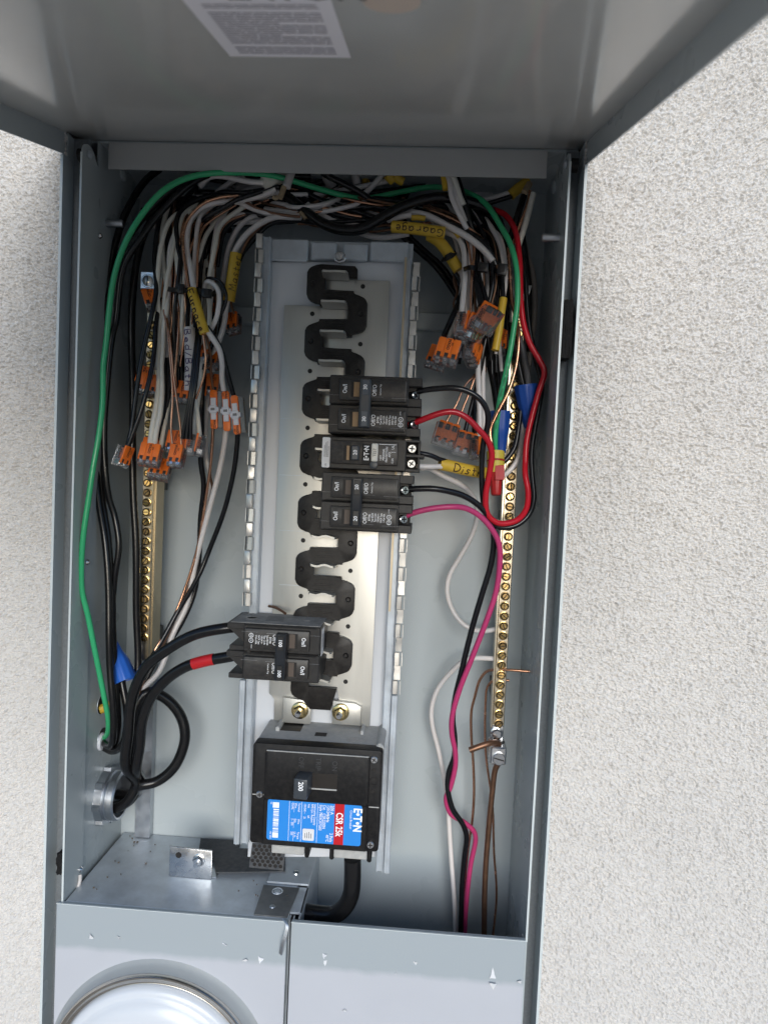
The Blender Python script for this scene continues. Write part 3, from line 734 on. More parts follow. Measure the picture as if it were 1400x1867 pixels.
# ================================================================ circuit breakers
def pole_frame(u0, v0, sgn):
    """local (u along the breaker from its bus end, v up the lettering side) -> world"""
    def W(u, v, y): return Vector((u0 + sgn * u, y, v0 + sgn * v))
    return W
def breaker(name_label, cat_loc, poles, sgn, rating, YF, pitch=.0244, info=(), big=False, group=None, label_pole=1, tan=True):
    """poles: world (x of bus end, z of pole centre); sgn +1 wired to the right, -1 turned half round"""
    t = thing('circuit_breaker', name_label, 'breaker', cat_loc, group)
    L_ = .0765; hv = pitch / 2 - .0002
    body = MB(); raised = MB(); dark = MB(); tanm = MB()
    W = None
    for (x0, z0) in poles:
        W = pole_frame(x0, z0, sgn)
        def bx(mb, u0, u1, v0, v1, y0, y1, bev=.0005):
            a, b = W(u0, v0, y0), W(u1, v1, y1); mb.box(a.x, b.x, y0, y1, a.z, b.z, bev)
        ue = .0655
        bx(body, 0, ue, -hv, hv, YF, YF + .047, .0008)
        if not big:
            bx(body, ue - .001, L_, hv - .0072, hv, YF + .0006, YF + .047); bx(body, ue - .001, L_, -hv, -hv + .0068, YF + .0006, YF + .047)
            bx(dark, ue - .001, L_ - .002, -hv + .0062, hv - .0066, YF + .0155, YF + .040)
            bx(body, ue - .001, L_ - .004, hv - .0112, hv - .0066, YF + .0090, YF + .03)
        else:
            bx(body, ue - .001, L_ + .001, hv - .0045, hv, YF + .0012, YF + .047); bx(body, ue - .001, L_ + .0035, -hv, -hv + .0052, YF + .0012, YF + .047)
            bx(dark, ue - .001, L_ - .012, -hv + .004, hv - .004, YF + .010, YF + .046)
            a = [W(ue, -hv + .005, 0), W(L_ + .003, -hv + .005, 0), W(ue, hv - .006, 0)]
            body.prism([(p.x, p.z) for p in a], (0, YF + .004, 0), X_, Z_, (0, .012, 0))
        # raised face with sloped lower edge
        pr = rrect(.0085, .0640, -hv + .0030, hv - .0034, .0011, 2)
        Q = [W(u, v, 0) for u, v in pr]
        raised.prism([(p.x, p.z) for p in Q], (0, YF - .0042, 0), X_, Z_, (0, .0055, 0), bev=.0010)
        bx(body, .003, ue - .0005, -hv + .0008, -hv + .0016, YF - .0010, YF + .002, .0003)
        bx(dark, .0184, .0345, -.0062, .0062, YF - .00435, YF - .0042 + .0002, 0)
        if tan: bx(tanm, .0206, .0252, -.0059, .0059, YF - .00465, YF - .0044, 0)
    b_ = mkobj('breaker_body', body, BLACKP, t, smooth=30)
    mkobj('raised_face', raised, M('worn_breaker_face', (.036, .034, .033), .36, nz=.4, nscale=60, spec=.45, dust=.10), b_, smooth=30)
    if dark.v: mkobj('terminal_pocket', dark, SLOTD, b_, smooth=0)
    if tanm.v: mkobj('switch_slot', tanm, SLOTT if tan == 1 else M('brown_slot', (.10, .075, .06), .5), b_, smooth=0)
    ps = [pole_frame(x0, z0, sgn) for x0, z0 in poles]
    # handle across the poles
    hb = MB(); wa, wb_ = ps[0], ps[-1]
    vt, vb = .0070, -.0070
    a, c = wa(.0265, vt if sgn > 0 else vb, 0), wb_(.0352, vb if sgn > 0 else vt, 0)
    if sgn < 0: a, c = wb_(.0265, vt, 0), wa(.0352, vb, 0)
    x0, x1 = sorted((a.x, c.x)); zz = sorted((wa(0, vt, 0).z, wa(0, vb, 0).z, wb_(0, vt, 0).z, wb_(0, vb, 0).z)); z0, z1 = zz[0], zz[-1]
    hy = YF - .0150
    hb.prism([(x0, hy + .0015), (x0 + .0015, hy), (x1 - .0012, hy), (x1, hy + .0012), (x1 + sgn * 0, YF - .003), (x0, YF - .003)], (0, 0, z0), X_, Y_, (0, 0, z1 - z0), bev=.0004)
    h_ = mkobj('handle', hb, HANDLE if tan == 1 else M('dark_handle_plastic', (.020, .023, .028), .3), t, smooth=30)
    fr = MB()
    fr.box(x0 + .0022, x1 - .0016, hy - .0007, hy + .001, z0 + .0008, z0 + .0128, .0003); fr.box(x0 + .0022, x1 - .0016, hy - .0007, hy + .001, z1 - .0128, z1 - .0008, .0003)
    mkobj('handle_pad', fr, M('handle_pad_plastic', (.085, .10, .12) if tan == 1 else (.012, .012, .013), .4), h_, smooth=30)
    # print
    ex, ey = (Z_, -X_) if sgn > 0 else (-Z_, X_)
    txt = MB(); dim = MB()
    yf = YF - .0046
    for i, Wp in enumerate(ps):
        put_text(txt, 'On/I', .0050, Wp(.0134, .0002, yf), ex, ey, width=.80, bold=.016)
        put_text(txt if i == label_pole else dim, 'Off/O', .0048, Wp(.0378, -.0003, yf), ex, ey, width=.82, bold=.010)
        put_text(txt, rating, .0042, Vector(((x0 + x1) / 2 + .0002, hy - .0009, Wp(0, 0, 0).z)) + Vector((0, 0, (1 if (Wp(0, 0, 0).z > (z0 + z1) / 2) else -1) * .0006)), ex, ey, bold=.02)
        if i == label_pole:
            for k, ln in enumerate(info):
                put_text(txt, ln, .0021 if k else .0027, Wp(.0415 + k * .0024, .0002, yf), ex, ey, width=.74, bold=.03 if k == 0 else .012)
            uu = .0415 + len(info) * .0024 + .0018
            for vv, ch in ((-.0032, 'CSA'), (.0012, 'UL')):
                c = Wp(uu, vv, yf); ring = [(c.x + .0020 * math.cos(q), c.z + .0020 * math.sin(q)) for q in [k * math.pi / 10 for k in range(20)]]
                rin = [(c.x + .0016 * math.cos(q), c.z + .0016 * math.sin(q)) for q in [k * math.pi / 10 for k in range(20)]]
                txt.mesh_add([(p[0], yf - .00002, p[1]) for p in ring + rin], [(k, (k + 1) % 20, 20 + (k + 1) % 20, 20 + k) for k in range(20)])
                put_text(txt, ch, .0016, c, ex, ey, bold=.02)
            put_text(txt, 'LISTED', .0011, Wp(uu - .0004, .0062, yf), ex, ey, bold=.01)
        else:
            put_text(txt, 'Common Trip', .0018, Wp(.0425, .0004, yf), ex, ey, width=.85, bold=.01)
    mkobj('lettering', txt, PRINTW, b_, smooth=0)
    if dim.v: mkobj('lettering', dim, PRINTW, b_, smooth=0)
    # moulding seams scored in the plastic
    sm = MB()
    for Wp in ps:
        for u0_, u1_, v_ in ((0, .0084, -.0046), (.0355, .045, -.0056), (.052, .066, -.0062)):
            a, c = Wp(u0_, v_, 0), Wp(u1_, v_, 0); yy = yf + .0043 if u0_ == 0 else yf
            sm.box(a.x, c.x, yy - .00012, yy + .0001, a.z - .00006, a.z + .00006)
    mkobj('moulding_seam', sm, PRINTDIM, b_, smooth=0)
    return t, ps
def term_screw(parent, c, ax, r=.0034, mt=None, slot=True, dome=False):
    q = MB(); q.lathe(c, ax, [(r * .95, -.002), (r, 0), (r * .96, .0009), (r * .8, .0014)], 18)
    s_ = mkobj('terminal_screw', q, mt or STEEL, parent, smooth=30)
    if slot:
        ax = Vector(ax).normalized(); u = ax.orthogonal().normalized(); an = random.uniform(0, 3)
        u = Matrix.Rotation(an, 3, ax) @ u; v = ax.cross(u)
        q = MB(); q.obox(Vector(c) + ax * .0013, (u, v, ax), (r * .62, r * .13, .0003)); q.obox(Vector(c) + ax * .0013, (v, u, ax), (r * .62, r * .13, .00025)); mkobj('drive_slot', q, SLOTD, s_, smooth=0)
    return s_
YF = -.010
zt_, zb_ = at(683, 684, YF).z, at(683, 795, YF).z
zc = (zt_ + zb_) / 2
x30 = at(600, 735, YF).x
info30 = ('E\u2022T\u2022N', 'Type BR230', 'Type C230', '120/240 V~', 'HACR Type', 'SWD Type', '2 Pole 30A', 'Common Trip')
br30, ps30 = breaker('two-pole black breaker marked 30, topmost on the right with red wire', (x30 + .038, .03, zc - .025), [(x30, zc + .0122), (x30, zc - .0122)], 1, '30', YF, info=info30[:7])
for W, dz in ((ps30[0], 0), (ps30[1], 0)):
    term_screw(br30, W(.0705, -.0015, YF + .0085), (.75, -.66, 0), .0040)
zt_, zb_ = at(670, 863, YF).z, at(665, 970, YF).z; zc = (zt_ + zb_) / 2; x20 = at(585, 918, YF).x
info20 = ('E\u2022T\u2022N', 'Type BR220', 'Type C220', '120/240 V~', 'HACR Type', '2 Pole 20A', 'Common Trip')
br20, ps20 = breaker('two-pole black breaker marked 20, lowest of those wired to the right', (x20 + .038, .03, zc - .025), [(x20, zc + .0122), (x20, zc - .0122)], 1, '20', YF, info=info20[:6], tan=2)
for W in ps20: term_screw(br20, W(.0690, -.0005, YF + .0072), (.62, -.78, 0), .0040)
zt_, zb_ = at(500, 1141, YF).z, at(495, 1240, YF).z; zc = (zt_ + zb_) / 2; x100 = at(583, 1190, YF).x
info100 = ('E\u2022T\u2022N', 'Type BR2100', 'Type C2100', '120/240 V~', 'HACR Type', '2 Pole 100A', 'Common Trip')
br100, ps100 = breaker('large two-pole black breaker marked 100 and wired to the left with fat black cables', (x100 - .038, .03, zc - .025), [(x100, zc - .0120), (x100, zc + .0120)], -1, '100', YF, pitch=.0240, info=info100[:6], big=True, tan=2)
# dusty upper side and white end sticker of the 100 A breaker
q = MB(); q.box(x100 - .0772, x100 - .0005, YF + .002, YF + .046, zc + .0239, zc + .0243); mkobj('dusty_top', q, BLACKD, br100, smooth=0)
q = MB(); q.prism([(x100 - .050, YF + .012), (x100 - .034, YF + .012), (x100 - .038, YF + .034), (x100 - .052, YF + .034)], (0, 0, zc + .02435), X_, Y_, (0, 0, .0001)); mkobj('scuffed_label', q, M('scuffed_grey_print', (.24, .24, .24), .7, nz=.5, nscale=300), br100, smooth=0)
q = MB(); q.lathe((x100 - .064, YF + .022, zc + .0243), Z_, [(.0052, 0), (.0050, .0003), (.0042, .0003), (.0040, -.001)], 20); mkobj('rivet', q, BLACKD, br100)
q = MB(); q.lathe((x100 - .016, YF + .024, zc + .0243), Z_, [(.0030, 0), (.0030, .0003)], 16); mkobj('rivet', q, BLACKD, br100)
q = MB(); q.box(x100 + .0002, x100 + .0004, YF + .006, YF + .020, zc - .002, zc + .021); st_ = mkobj('end_sticker', q, PAPER, br100, smooth=0)
q = MB(); q.box(x100 + .0004, x100 + .0005, YF + .0085, YF + .0175, zc + .004, zc + .016); mkobj('grey_print', q, PRINTDIM, st_, smooth=0)
q = MB(); c = ps100[0](.0610, 0, 0); q.lathe((x100 - .0605, YF - .0002, zc), -Y_, [(.0017, 0), (.0016, .0003)], 14); mkobj('pin_hole', q, SLOTD, br100)
# single-pole breaker with test button
zt_, zb_ = at(680, 799, YF).z, at(676, 857, YF).z; zc = (zt_ + zb_) / 2; xa = at(587, 828, YF).x
ba = thing('circuit_breaker', 'single-pole black breaker with a white test button and white end label', 'breaker', (xa + .04, .03, zc - .013))
hv = (zt_ - zb_) / 2
mb = MB(); xe = at(766, 828, YF).x
mb.box(xa, xe - .0115, YF, YF + .047, zc - hv, zc + hv, .0008)
mb.box(xe - .012, xe, YF + .0010, YF + .047, zc + hv - .0020, zc + hv - .0002, .0003); mb.box(xe - .012, xe, YF + .0014, YF + .047, zc - hv, zc - hv + .0022, .0003)
mb.box(xe - .012, xe + .0035, YF + .0008, YF + .047, zc - .0012, zc + .0012, .0004); mb.box(xe - .002, xe, YF + .0050, YF + .047, zc - hv, zc + hv - .0004, .0003)
body = mkobj('breaker_body', mb, BLACKP, ba, smooth=30)
mb = MB(); xf0, xf1 = at(603, 828, YF - .005).x, at(725, 828, YF - .005).x
mb.prism([(xf0, zc - hv + .0042), (xf1, zc - hv + .0042), (xf1, zc + hv - .0030), (xf0, zc + hv - .0030)], (0, YF - .0050, 0), X_, Z_, (0, .006, 0), bev=.0007); mkobj('raised_face', mb, M('scuffed_breaker_plastic', (.028, .026, .025), .4, nz=.4, nscale=90, dust=.35, dustcol=(.16, .13, .11)), body, smooth=30)
mb = MB(); mb.box(xe - .0118, xe - .002, YF + .013, YF + .04, zc - hv + .001, zc + hv - .001); mkobj('terminal_pocket', mb, SLOTD, body, smooth=0)
yf = YF - .0050
for dz in (.0063, -.0063):
    term_screw(ba, (xe - .0072, YF + .0085, zc + dz), (.12, -1, 0), .0040, M("dull_steel_screw", (.42, .42, .41), .35, 1.0, nz=.4, nscale=400))
a = at(595, 826, YF - .001); q = MB(); q.prism([(p[0] + a.x, p[1] + zc) for p in rrect(-.0036, .0030, -hv + .0005, hv - .0008, .0012, 3)], (0, YF - .0008, 0), X_, Z_, (0, .0009, 0)); lab = mkobj('end_label', q, PAPER, ba, smooth=0)
q = MB()
for k, w_ in enumerate((.010, .012, .013, .009)): q.box(a.x - .0018 + k * .0011, a.x - .0015 + k * .0011, YF - .0009, YF - .00082, zc - .004, zc - .004 + w_)
put_text(q, 'UL', .0022, (a.x - .0003, YF - .0009, zc - hv + .0028), Z_, -X_); mkobj('fine_print', q, PRINTK, lab, smooth=0)
def px_x(px): return at(px, 828, yf).x
q = MB(); q.box(px_x(626.5), px_x(641), yf - .0002, yf + .001, zc - .0062, zc + .0062); sl_ = mkobj('switch_slot', q, SLOTD, body, smooth=0)
q = MB(); q.box(px_x(632), px_x(637), yf - .0004, yf - .00015, zc - .0058, zc + .0058); mkobj('tan_slot_strip', q, SLOTT, sl_, smooth=0)  # tan strip laid over the dark slot
q = MB(); q.box(px_x(642), px_x(655.5), yf - .0085, yf, zc - .0060, zc + .0060, .0009); hd = mkobj('handle', q, HANDLE, ba, smooth=30)
q = MB(); put_text(q, '20', .0042, ((px_x(649.5)), yf - .0087, zc + .0002), Z_, -X_, bold=.02); mkobj('lettering', q, PRINTW, hd, smooth=0)
q = MB(); q.box(px_x(660), px_x(676), yf - .0003, yf, zc - hv + .0045, zc + hv - .0052); nm = mkobj('name_plate', q, BLACKM, ba, smooth=0)
q = MB(); put_text(q, 'E\u2022T\u2022N', .0058, (px_x(668.5), yf - .0004, zc + .0005), Z_, -X_, bold=.025, width=.82); mkobj('lettering', q, PRINTW, nm, smooth=0)
q = MB(); q.box(px_x(677), px_x(689), yf - .0022, yf, zc - .0062, zc + .0086, .0008); tb_ = mkobj('test_button', q, M('ivory_button', (.70, .68, .62), .4), ba, smooth=30)
q = MB(); put_text(q, 'TEST', .0036, (px_x(683.5), yf - .00235, zc + .0012), Z_, -X_, width=.9); mkobj('lettering', q, PRINTK, tb_, smooth=0)
q = MB(); q.lathe((px_x(682), yf, zc - .0088), -Y_, [(.0032, 0), (.0031, .0010), (.0024, .0012)], 20); mkobj('indicator', q, HANDLE, ba)
q = MB()
put_text(q, '120V', .0022, (px_x(694), yf - .0002, zc - .003), Z_, -X_, bold=.01)
for k, ln in enumerate(('PERSONAL', 'PROTECTION', 'AFCI')): put_text(q, ln, .0024, (px_x(699.5 + k * 5.5), yf - .0002, zc), Z_, -X_, bold=.01, width=.85)
q.box(px_x(713), px_x(721.5), yf - .00025, yf - .0001, zc + .0019, zc + .0022)
q.box(px_x(690.5), px_x(722), yf - .00025, yf - .0001, zc + hv - .0052, zc + hv - .0048)
put_text(q, 'UL', .0030, (px_x(716), yf - .0002, zc + .006), Z_, -X_); put_text(q, 'CSA', .0024, (px_x(716), yf - .0002, zc - .005), Z_, -X_)
mkobj('lettering', q, PRINTW, body, smooth=0)

# ================================================================ main breaker
YM = -.017
f = [at(462, 1357, YM), at(697, 1366, YM), at(690, 1555, YM), at(455, 1535, YM)]
mx0, mx1, mz0, mz1 = -.0474, .0617, -.4572, -.3708
mm = thing('main_breaker', 'big black main breaker with a blue and red label and its toggle at off', 'main breaker', ((mx0 + mx1) / 2, .03, mz0))
mb = MB(); mb.prism([(p[0], p[1]) for p in rrect(mx0, mx1, mz0, mz1, .003, 4)], (0, YM, 0), X_, Z_, (0, .012, 0), bev=.0012); face = mkobj('front_cover', mb, BLACKM, mm, smooth=40)
mb = MB(); mb.box(mx0 + .001, mx1 - .0005, YM + .010, .048, mz0 + .002, mz1 - .0006, .001)
shroud = mkobj('grey_housing', mb, GREYSH, mm, smooth=30)
q = MB(); q.box(mx1 - .0065, mx1 + .0005, YM + .008, .050, mz1 - .006, mz1 + .0022, .0025); q.box(mx0 + .012, mx0 + .0155, .014, .046, mz1 - .002, mz1 + .003, .0008); q.box(mx1 - .022, mx1 - .019, .018, .046, mz1 - .002, mz1 + .003, .0008); mkobj('housing_rib', q, GREYSH, shroud)
q = MB(); q.box(mx0 + .048, mx0 + .058, .008, .016, mz1 - .0004, mz1 - .0001); q.box(mx0 + .016, mx0 + .034, .016, .044, mz1 - .0005, mz1 - .0002); mkobj('housing_slot', q, SLOTD, shroud, smooth=0)
q = MB(); q.prism([(mx1 - .024 + .0085 * math.cos(a), .004 + .006 * math.sin(a)) for a in [k * math.pi / 12 for k in range(24)]], (0, 0, mz1 - .0004), X_, Y_, (0, 0, .0002)); mkobj('oval_sticker', q, M('faded_silver_sticker', (.42, .42, .42), .5, nz=.5, nscale=500), shroud, smooth=0)
# raised toggle panel with a rounded dusty rim
pz1 = mz1 - .0048; px0, px1 = mx0 + .0112, mx1 - .0100
q = MB(); q.prism(rrect(px0, px1, mz0 + .040, pz1, .003, 4), (0, YM - .0035, 0), X_, Z_, (0, .0045, 0), bev=.0012); tp = mkobj('toggle_panel', q, BLACKM, mm, smooth=40)
q = MB(); q.box(px0 + .001, px1 - .001, YM - .0031, YM - .0012, pz1 - .0004, pz1 + .0004, .0003); mkobj('dusty_rim', q, GREYSH, tp)
q = MB(); q.box(px0, px1, YM - .003, YM + .001, mz0 + .001, mz0 + .0404, .001); lp = mkobj('label_panel', q, BLACKM, mm, smooth=30)
q = MB()
for zz in (mz0 + .042,): q.box(mx0 + .001, px0 - .0005, YM - .0002, YM + .0002, zz, zz + .0007); q.box(px1 + .0006, mx1 - .001, YM - .0002, YM + .0002, zz - .004, zz - .0032)
mkobj('cover_seam', q, GREYSH, face, smooth=0)
yp = YM - .0035
def mp(px, py, y=yp): return at(px, py, y)
a, b = mp(552, 1408), mp(614, 1440); q = MB(); q.box(a.x, b.x, yp - .0002, yp + .001, b.z, a.z); win = mkobj('toggle_window', q, M('toggle_window_dark', (.012, .009, .007), .5), tp, smooth=0)
q = MB(); q.box(a.x + .005, b.x, yp - .0009, yp, b.z - .0008, b.z + .0004, .0003); mkobj('window_sill', q, GREYSH, tp)
ha = at(556, 1428, yp)
q = MB(); tipc = at(549, 1435, yp - .014)
q.obox(tuple((Vector((ha.x, yp, ha.z)) + Vector((tipc.x, yp - .014, tipc.z))) / 2), ((1, -.12, 0), (.10, 1, -.0), (0, 0, 1)), (.0058, .0085, .0085), .0012, 2); hm = mkobj('toggle_handle', q, HANDLE, mm, smooth=40)
for v in hm.data.vertices:
    pass
q = MB(); put_text(q, '200', .0056, at(548, 1434, yp - .0166), -Z_, X_, bold=.02, width=.9)
mkobj('lettering', q, PRINTW, hm, smooth=0)
q = MB()
for tx, px, py in (('OFF', 549, 1390), ('TRIP', 580, 1393), ('ON', 610, 1397)): put_text(q, tx, .0062, mp(px, py, yp - .0002), -Z_, X_, width=.9)
q.box(mp(580, 1403).x - .0002, mp(580, 1403).x + .0002, yp - .0003, yp, mp(580, 1406).z, mp(580, 1400).z)
mkobj('embossed_lettering', q, M('embossed_dust', (.045, .045, .047), .8), tp, smooth=0)
for px, py, r in ((682, 1385, .0031), (474, 1448, .0031), (675, 1540, .0031)):
    term_screw(mm, at(px, py, YM - .0003), -Y_, r, ZINC)
q = MB()
for px, py, r in ((682, 1405, .0015), (679, 1443, .0015), (502, 1384, .0014)): q.lathe(at(px, py, YM - .0003 if px > 600 else yp - .0002), -Y_, [(r, 0), (r * .9, .0002)], 12)
mkobj('pin_hole', q, SLOTD, face)
q = MB()
for px, py in ((682, 1424), (466, 1498), (679, 1516)):
    q.lathe(at(px, py, YM), -Y_, [(.0034, 0), (.0034, .0003), (.0030, .0003), (.0030, 0)], 20, cap=False)
mkobj('plug_ring', q, BLACKM, face)
# label
yl = YM - .0031
lx0, lx1 = at(487, 1500, yl).x, at(659, 1500, yl).x; lz0, lz1 = at(575, 1537, yl).z, at(575, 1463, yl).z
q = MB(); q.prism(rrect(lx0, lx1, lz0, lz1, .002, 4), (0, yl, 0), X_, Z_, (0, .0004, 0)); lb = mkobj('rating_label', q, LABELB, mm, smooth=0)
lx = lambda px: at(px, 1500, yl).x
q = MB(); q.box(lx(609.5), lx(627), yl - .00012, yl, lz0, lz1); rb = mkobj('red_band', q, LABELR, lb, smooth=0)
q = MB(); e = yl - .0002
for px in (526.5, 549, 578): q.box(lx(px), lx(px) + .0003, e, yl - .0001, lz0 + .0004, lz1 - .0004)
put_text(q, 'E\u2022T\u2022N', .0098, (lx(651), e, lz1 - .0125), -Z_, X_, bold=.03, width=.80)
put_text(q, 'Circuit Breaker', .0030, (lx(639.5), e, lz1 - .0125), -Z_, X_, width=.85)
put_text(q, 'CSR 25k', .0080, (lx(618), e, (lz0 + lz1) / 2), -Z_, X_, bold=.02, width=.72)
T_ = lambda s_, sz, px, z, al='LEFT', **k: put_text(q, s_, sz, (lx(px), e, z), -Z_, X_, align=al, **dict(dict(width=.8, bold=.008), **k))
T_('200 A', .0040, 604.5, lz1 - .0015); T_('2 Pole', .0038, 604.5, lz0 + .0018, 'RIGHT')
T_('120/240 V~', .0036, 597.5, lz1 - .0015); T_('60Hz', .0036, 597.5, lz0 + .0185, 'RIGHT'); T_('40\u00b0C', .0036, 597.5, lz0 + .0018, 'RIGHT')
T_('Cat.   CSR2200N', .0036, 590.5, lz1 - .0015); T_('Style 7803C07G03', .0036, 584, lz1 - .0015)
T_('Interrupting Capacity', .0026, 573.5, lz1 - .0015); T_('RMS Sym. Ampere', .0026, 568.5, lz1 - .0015); T_('Volt           kA', .0026, 562, lz1 - .0015); T_('120/240 ~    25', .0026, 555, lz1 - .0015)
for z, a_, b_, c_ in ((lz1 - .0015, 'Terminal', 'Wire', 'CU/AL'), (lz1 - .0150, 'Wire', 'Size', '2 - 300'), (lz0 + .0085, 'Torque', 'Lb. In.', '250')):
    T_(a_, .0026, 544.5, z); T_(b_, .0026, 538.5, z); T_(c_, .0026, 532.5, z)
    q.box(lx(535.3), lx(535.3) + .0002, e, yl - .0001, z - .008, z)
random.seed(9)
zz = lz1 - .0022
q.box(lx(496.5), lx(508), e, yl - .0001, zz - .0046, zz); zz -= .0056
while zz > lz0 + .0075:
    w_ = random.choice((.0003, .0005, .0008, .0011)); q.box(lx(498), lx(508), e, yl - .0001, zz - w_, zz); zz -= w_ + random.choice((.0003, .0005, .0007))
q.box(lx(497.5), lx(508), e, yl - .0001, lz0 + .0022, lz0 + .0066)
T_('942', .0018, 493.5, lz1 - .0020); T_('1018  0004', .0018, 494, lz0 + .0012, 'RIGHT')
mkobj('label_print', q, PRINTW, lb, smooth=0)
a = at(562, 1522, yl - .0004); q = MB(); q.prism([(p[0] + a.x, p[1] + a.z) for p in rrect(-.0049, .0049, -.0050, .0050, .0011, 3)], (0, yl - .00035, 0), X_, Z_, (0, .0002, 0)); stq = mkobj('white_sticker', q, PAPER, lb, smooth=0)
q = MB()
for k in range(4): q.box(a.x - .0030 + k * .0017, a.x - .0026 + k * .0017, yl - .00045, yl - .0004, a.z - .0030, a.z + .0012 + .0006 * (k % 3))
mkobj('fine_print', q, PRINTK, stq, smooth=0)
# lugs under the main breaker
for cx_, full in ((at(641, 1560, .02).x, True), (at(530, 1560, .02).x, False)):
    q = MB(); zt2 = mz0 + .004
    for s_ in ((-1, 1) if full else (1,)):
        q.box(cx_ + s_ * .0145, cx_ + s_ * .0185, .006, .028, zt2 - .027, zt2, .0012)
    mkobj('lug_post', q, BLACKM, mm)
    q = MB(); q.box(cx_ - .0145, cx_ + .0145, .004, .030, zt2 - .0235, zt2 - .016, .0008); mkobj('lug_shelf', q, GREYSH, mm)
    q = MB(); q.box(cx_ - .0125, cx_ + .0125, .010, .034, zt2 - .0165, zt2 + .002, .001); lg = mkobj('wire_lug', q, TIN, mm)
    q = MB(); q.lathe((cx_, .010, zt2 - .007), -Y_, [(.0075, 0), (.0075, .0012), (.0058, .0014), (.0056, -.002)], 24); mkobj('lug_screw', q, BRASS, lg)
# ================================================================ galvanised shelf over the meter
ZS = -.5328
SH = thing('meter_shelf', 'dull galvanised steel shelf above the meter, in the bottom left of the panel', 'shelf', (-.11, .06, ZS - .05))
mb = MB(); mb.box(XL + .0012, -.0152, .0015, .121, ZS - .0015, ZS, .0004); top = mkobj('shelf_plate', mb, GALVD, SH)
xs = atz(566, 1603, ZS + .002)
mb = MB(); mb.box(-.0450, xs.x, .050, .121, ZS + .0004, ZS + .0024, .0004); mkobj('raised_step', mb, GALVD, SH)
mb = MB(); mb.box(-.0152, xs.x, .012, .0495, ZS - .0025, ZS - .0006); mkobj('side_ledge', mb, GALVD, SH)
mb = MB(); mb.box(xs.x - .0014, xs.x - .0001, .004, .121, -.70, ZS - .0006); mkobj('side_plate', mb, GALVD, SH)
mb = MB(); mb.box(-.0150, -.0138, .006, .121, -.70, ZS - .003); mkobj('side_plate', mb, GALVD, SH)
# black rubber strip and perforated flap under the main breaker
def zpoly(pts, z): return [(v.x, v.y) for v in (atz(a, b, z) for a, b in pts)]
q = MB(); q.prism(zpoly([(366, 1530), (440, 1534), (436, 1548), (465, 1549), (520, 1556), (520, 1590), (395, 1592), (389, 1566), (362, 1560)], ZS + .003), (0, 0, ZS + .0028), X_, Y_, (0, 0, .0012)); mkobj('rubber_strip', q, RUBBER, SH)
yfl = .012
c = [at(460, 1538, yfl), at(521, 1541, yfl), at(515, 1592, yfl - .004), at(452, 1586, yfl - .004)]
q = MB(); q.prism([(p.x, p.z) for p in c], (0, yfl, 0), X_, Z_, (0, .0012, 0)); fl = mkobj('perforated_flap', q, RUBBER, SH)
q = MB()
for i in range(6):
    for j in range(6):
        u = (i + .5 + (.5 if j % 2 else 0)) / 6.6; v = (j + .6) / 6.6
        p = c[0].lerp(c[1], u).lerp(c[3].lerp(c[2], u), v)
        q.lathe((p.x, yfl, p.z), -Y_, [(.0017, -.0004), (.0017, .0001), (.0012, .00015)], 10)
h_ = mkobj('flap_holes', q, SLOTD, fl); h_['kind'] = 'stuff'
# upright bracket with its bolt
b0 = atz(309, 1598, ZS)
yb = b0.y
c = [at(310, 1543, yb), at(387, 1552, yb), at(386, 1604, yb), at(308, 1598, yb)]
c[2].z = c[3].z = ZS + .0002
q = MB(); q.prism([(p.x, p.z) for p in c], (0, yb, 0), X_, Z_, (0, .0018, 0), bev=.0004); br = mkobj('bracket', q, ZINC, SH)
q = MB(); q.box(c[3].x + .002, c[2].x + .004, yb + .002, yb + .016, ZS + .0003, ZS + .0018); mkobj('bracket_foot', q, GALV, SH)
q = MB(); hexbolt(q, at(363, 1568, yb), Vector((0, -1, 0)), .0050, .0045, .0060); q.lathe(at(363, 1568, yb), -Y_, [(.0022, .004), (.0022, .010)], 12); mkobj('hex_bolt', q, STEEL, br)
q = MB(); q.lathe(at(326, 1559, yb), -Y_, [(.0029, .0001), (.0028, .0002)], 16); mkobj('bracket_hole', q, SLOTD, br)
q = MB(); q.prism(zpoly([(481, 1614), (546, 1620), (524, 1673), (463, 1668)], ZS + .001), (0, 0, ZS + .0002), X_, Y_, (0, 0, .0014), bev=.0004); pl = mkobj('cover_plate', q, M('dark_galvanised_plate', (.27, .28, .29), .5, .7, nz=.5, nscale=50, dust=.3), SH)
q = MB(); p = atz(506, 1624, ZS + .002); q.lathe((p.x, p.y, ZS + .0016), Z_, [(.0052, 0), (.0048, .0006), (.0034, -.0002), (.0030, .0004), (.001, .0006)], 20); mkobj('countersunk_screw', q, GALVD, pl)
q = MB(); p = atz(497, 1652, ZS + .002); q.lathe((p.x, p.y, ZS + .0016), Z_, [(.0028, 0), (.0024, .0006), (.0008, .0009)], 14); mkobj('spot_weld', q, GALV, pl)
q = MB(); p = atz(540, 1592, ZS + .0024); q.lathe((p.x, p.y, ZS + .0024), Z_, [(.0034, 0), (.0030, .0012), (.0012, .0016)], 16); mkobj('screw', q, STEEL, SH)
q = MB(); a = atx(147, 1595, XL + .001); q.tube(catmull([a, a + Vector((.0008, -.002, -.004)), a + Vector((.0002, -.004, -.010))], 5), .0016, 8); mkobj('sealing_clip', q, JACKETW, SH)

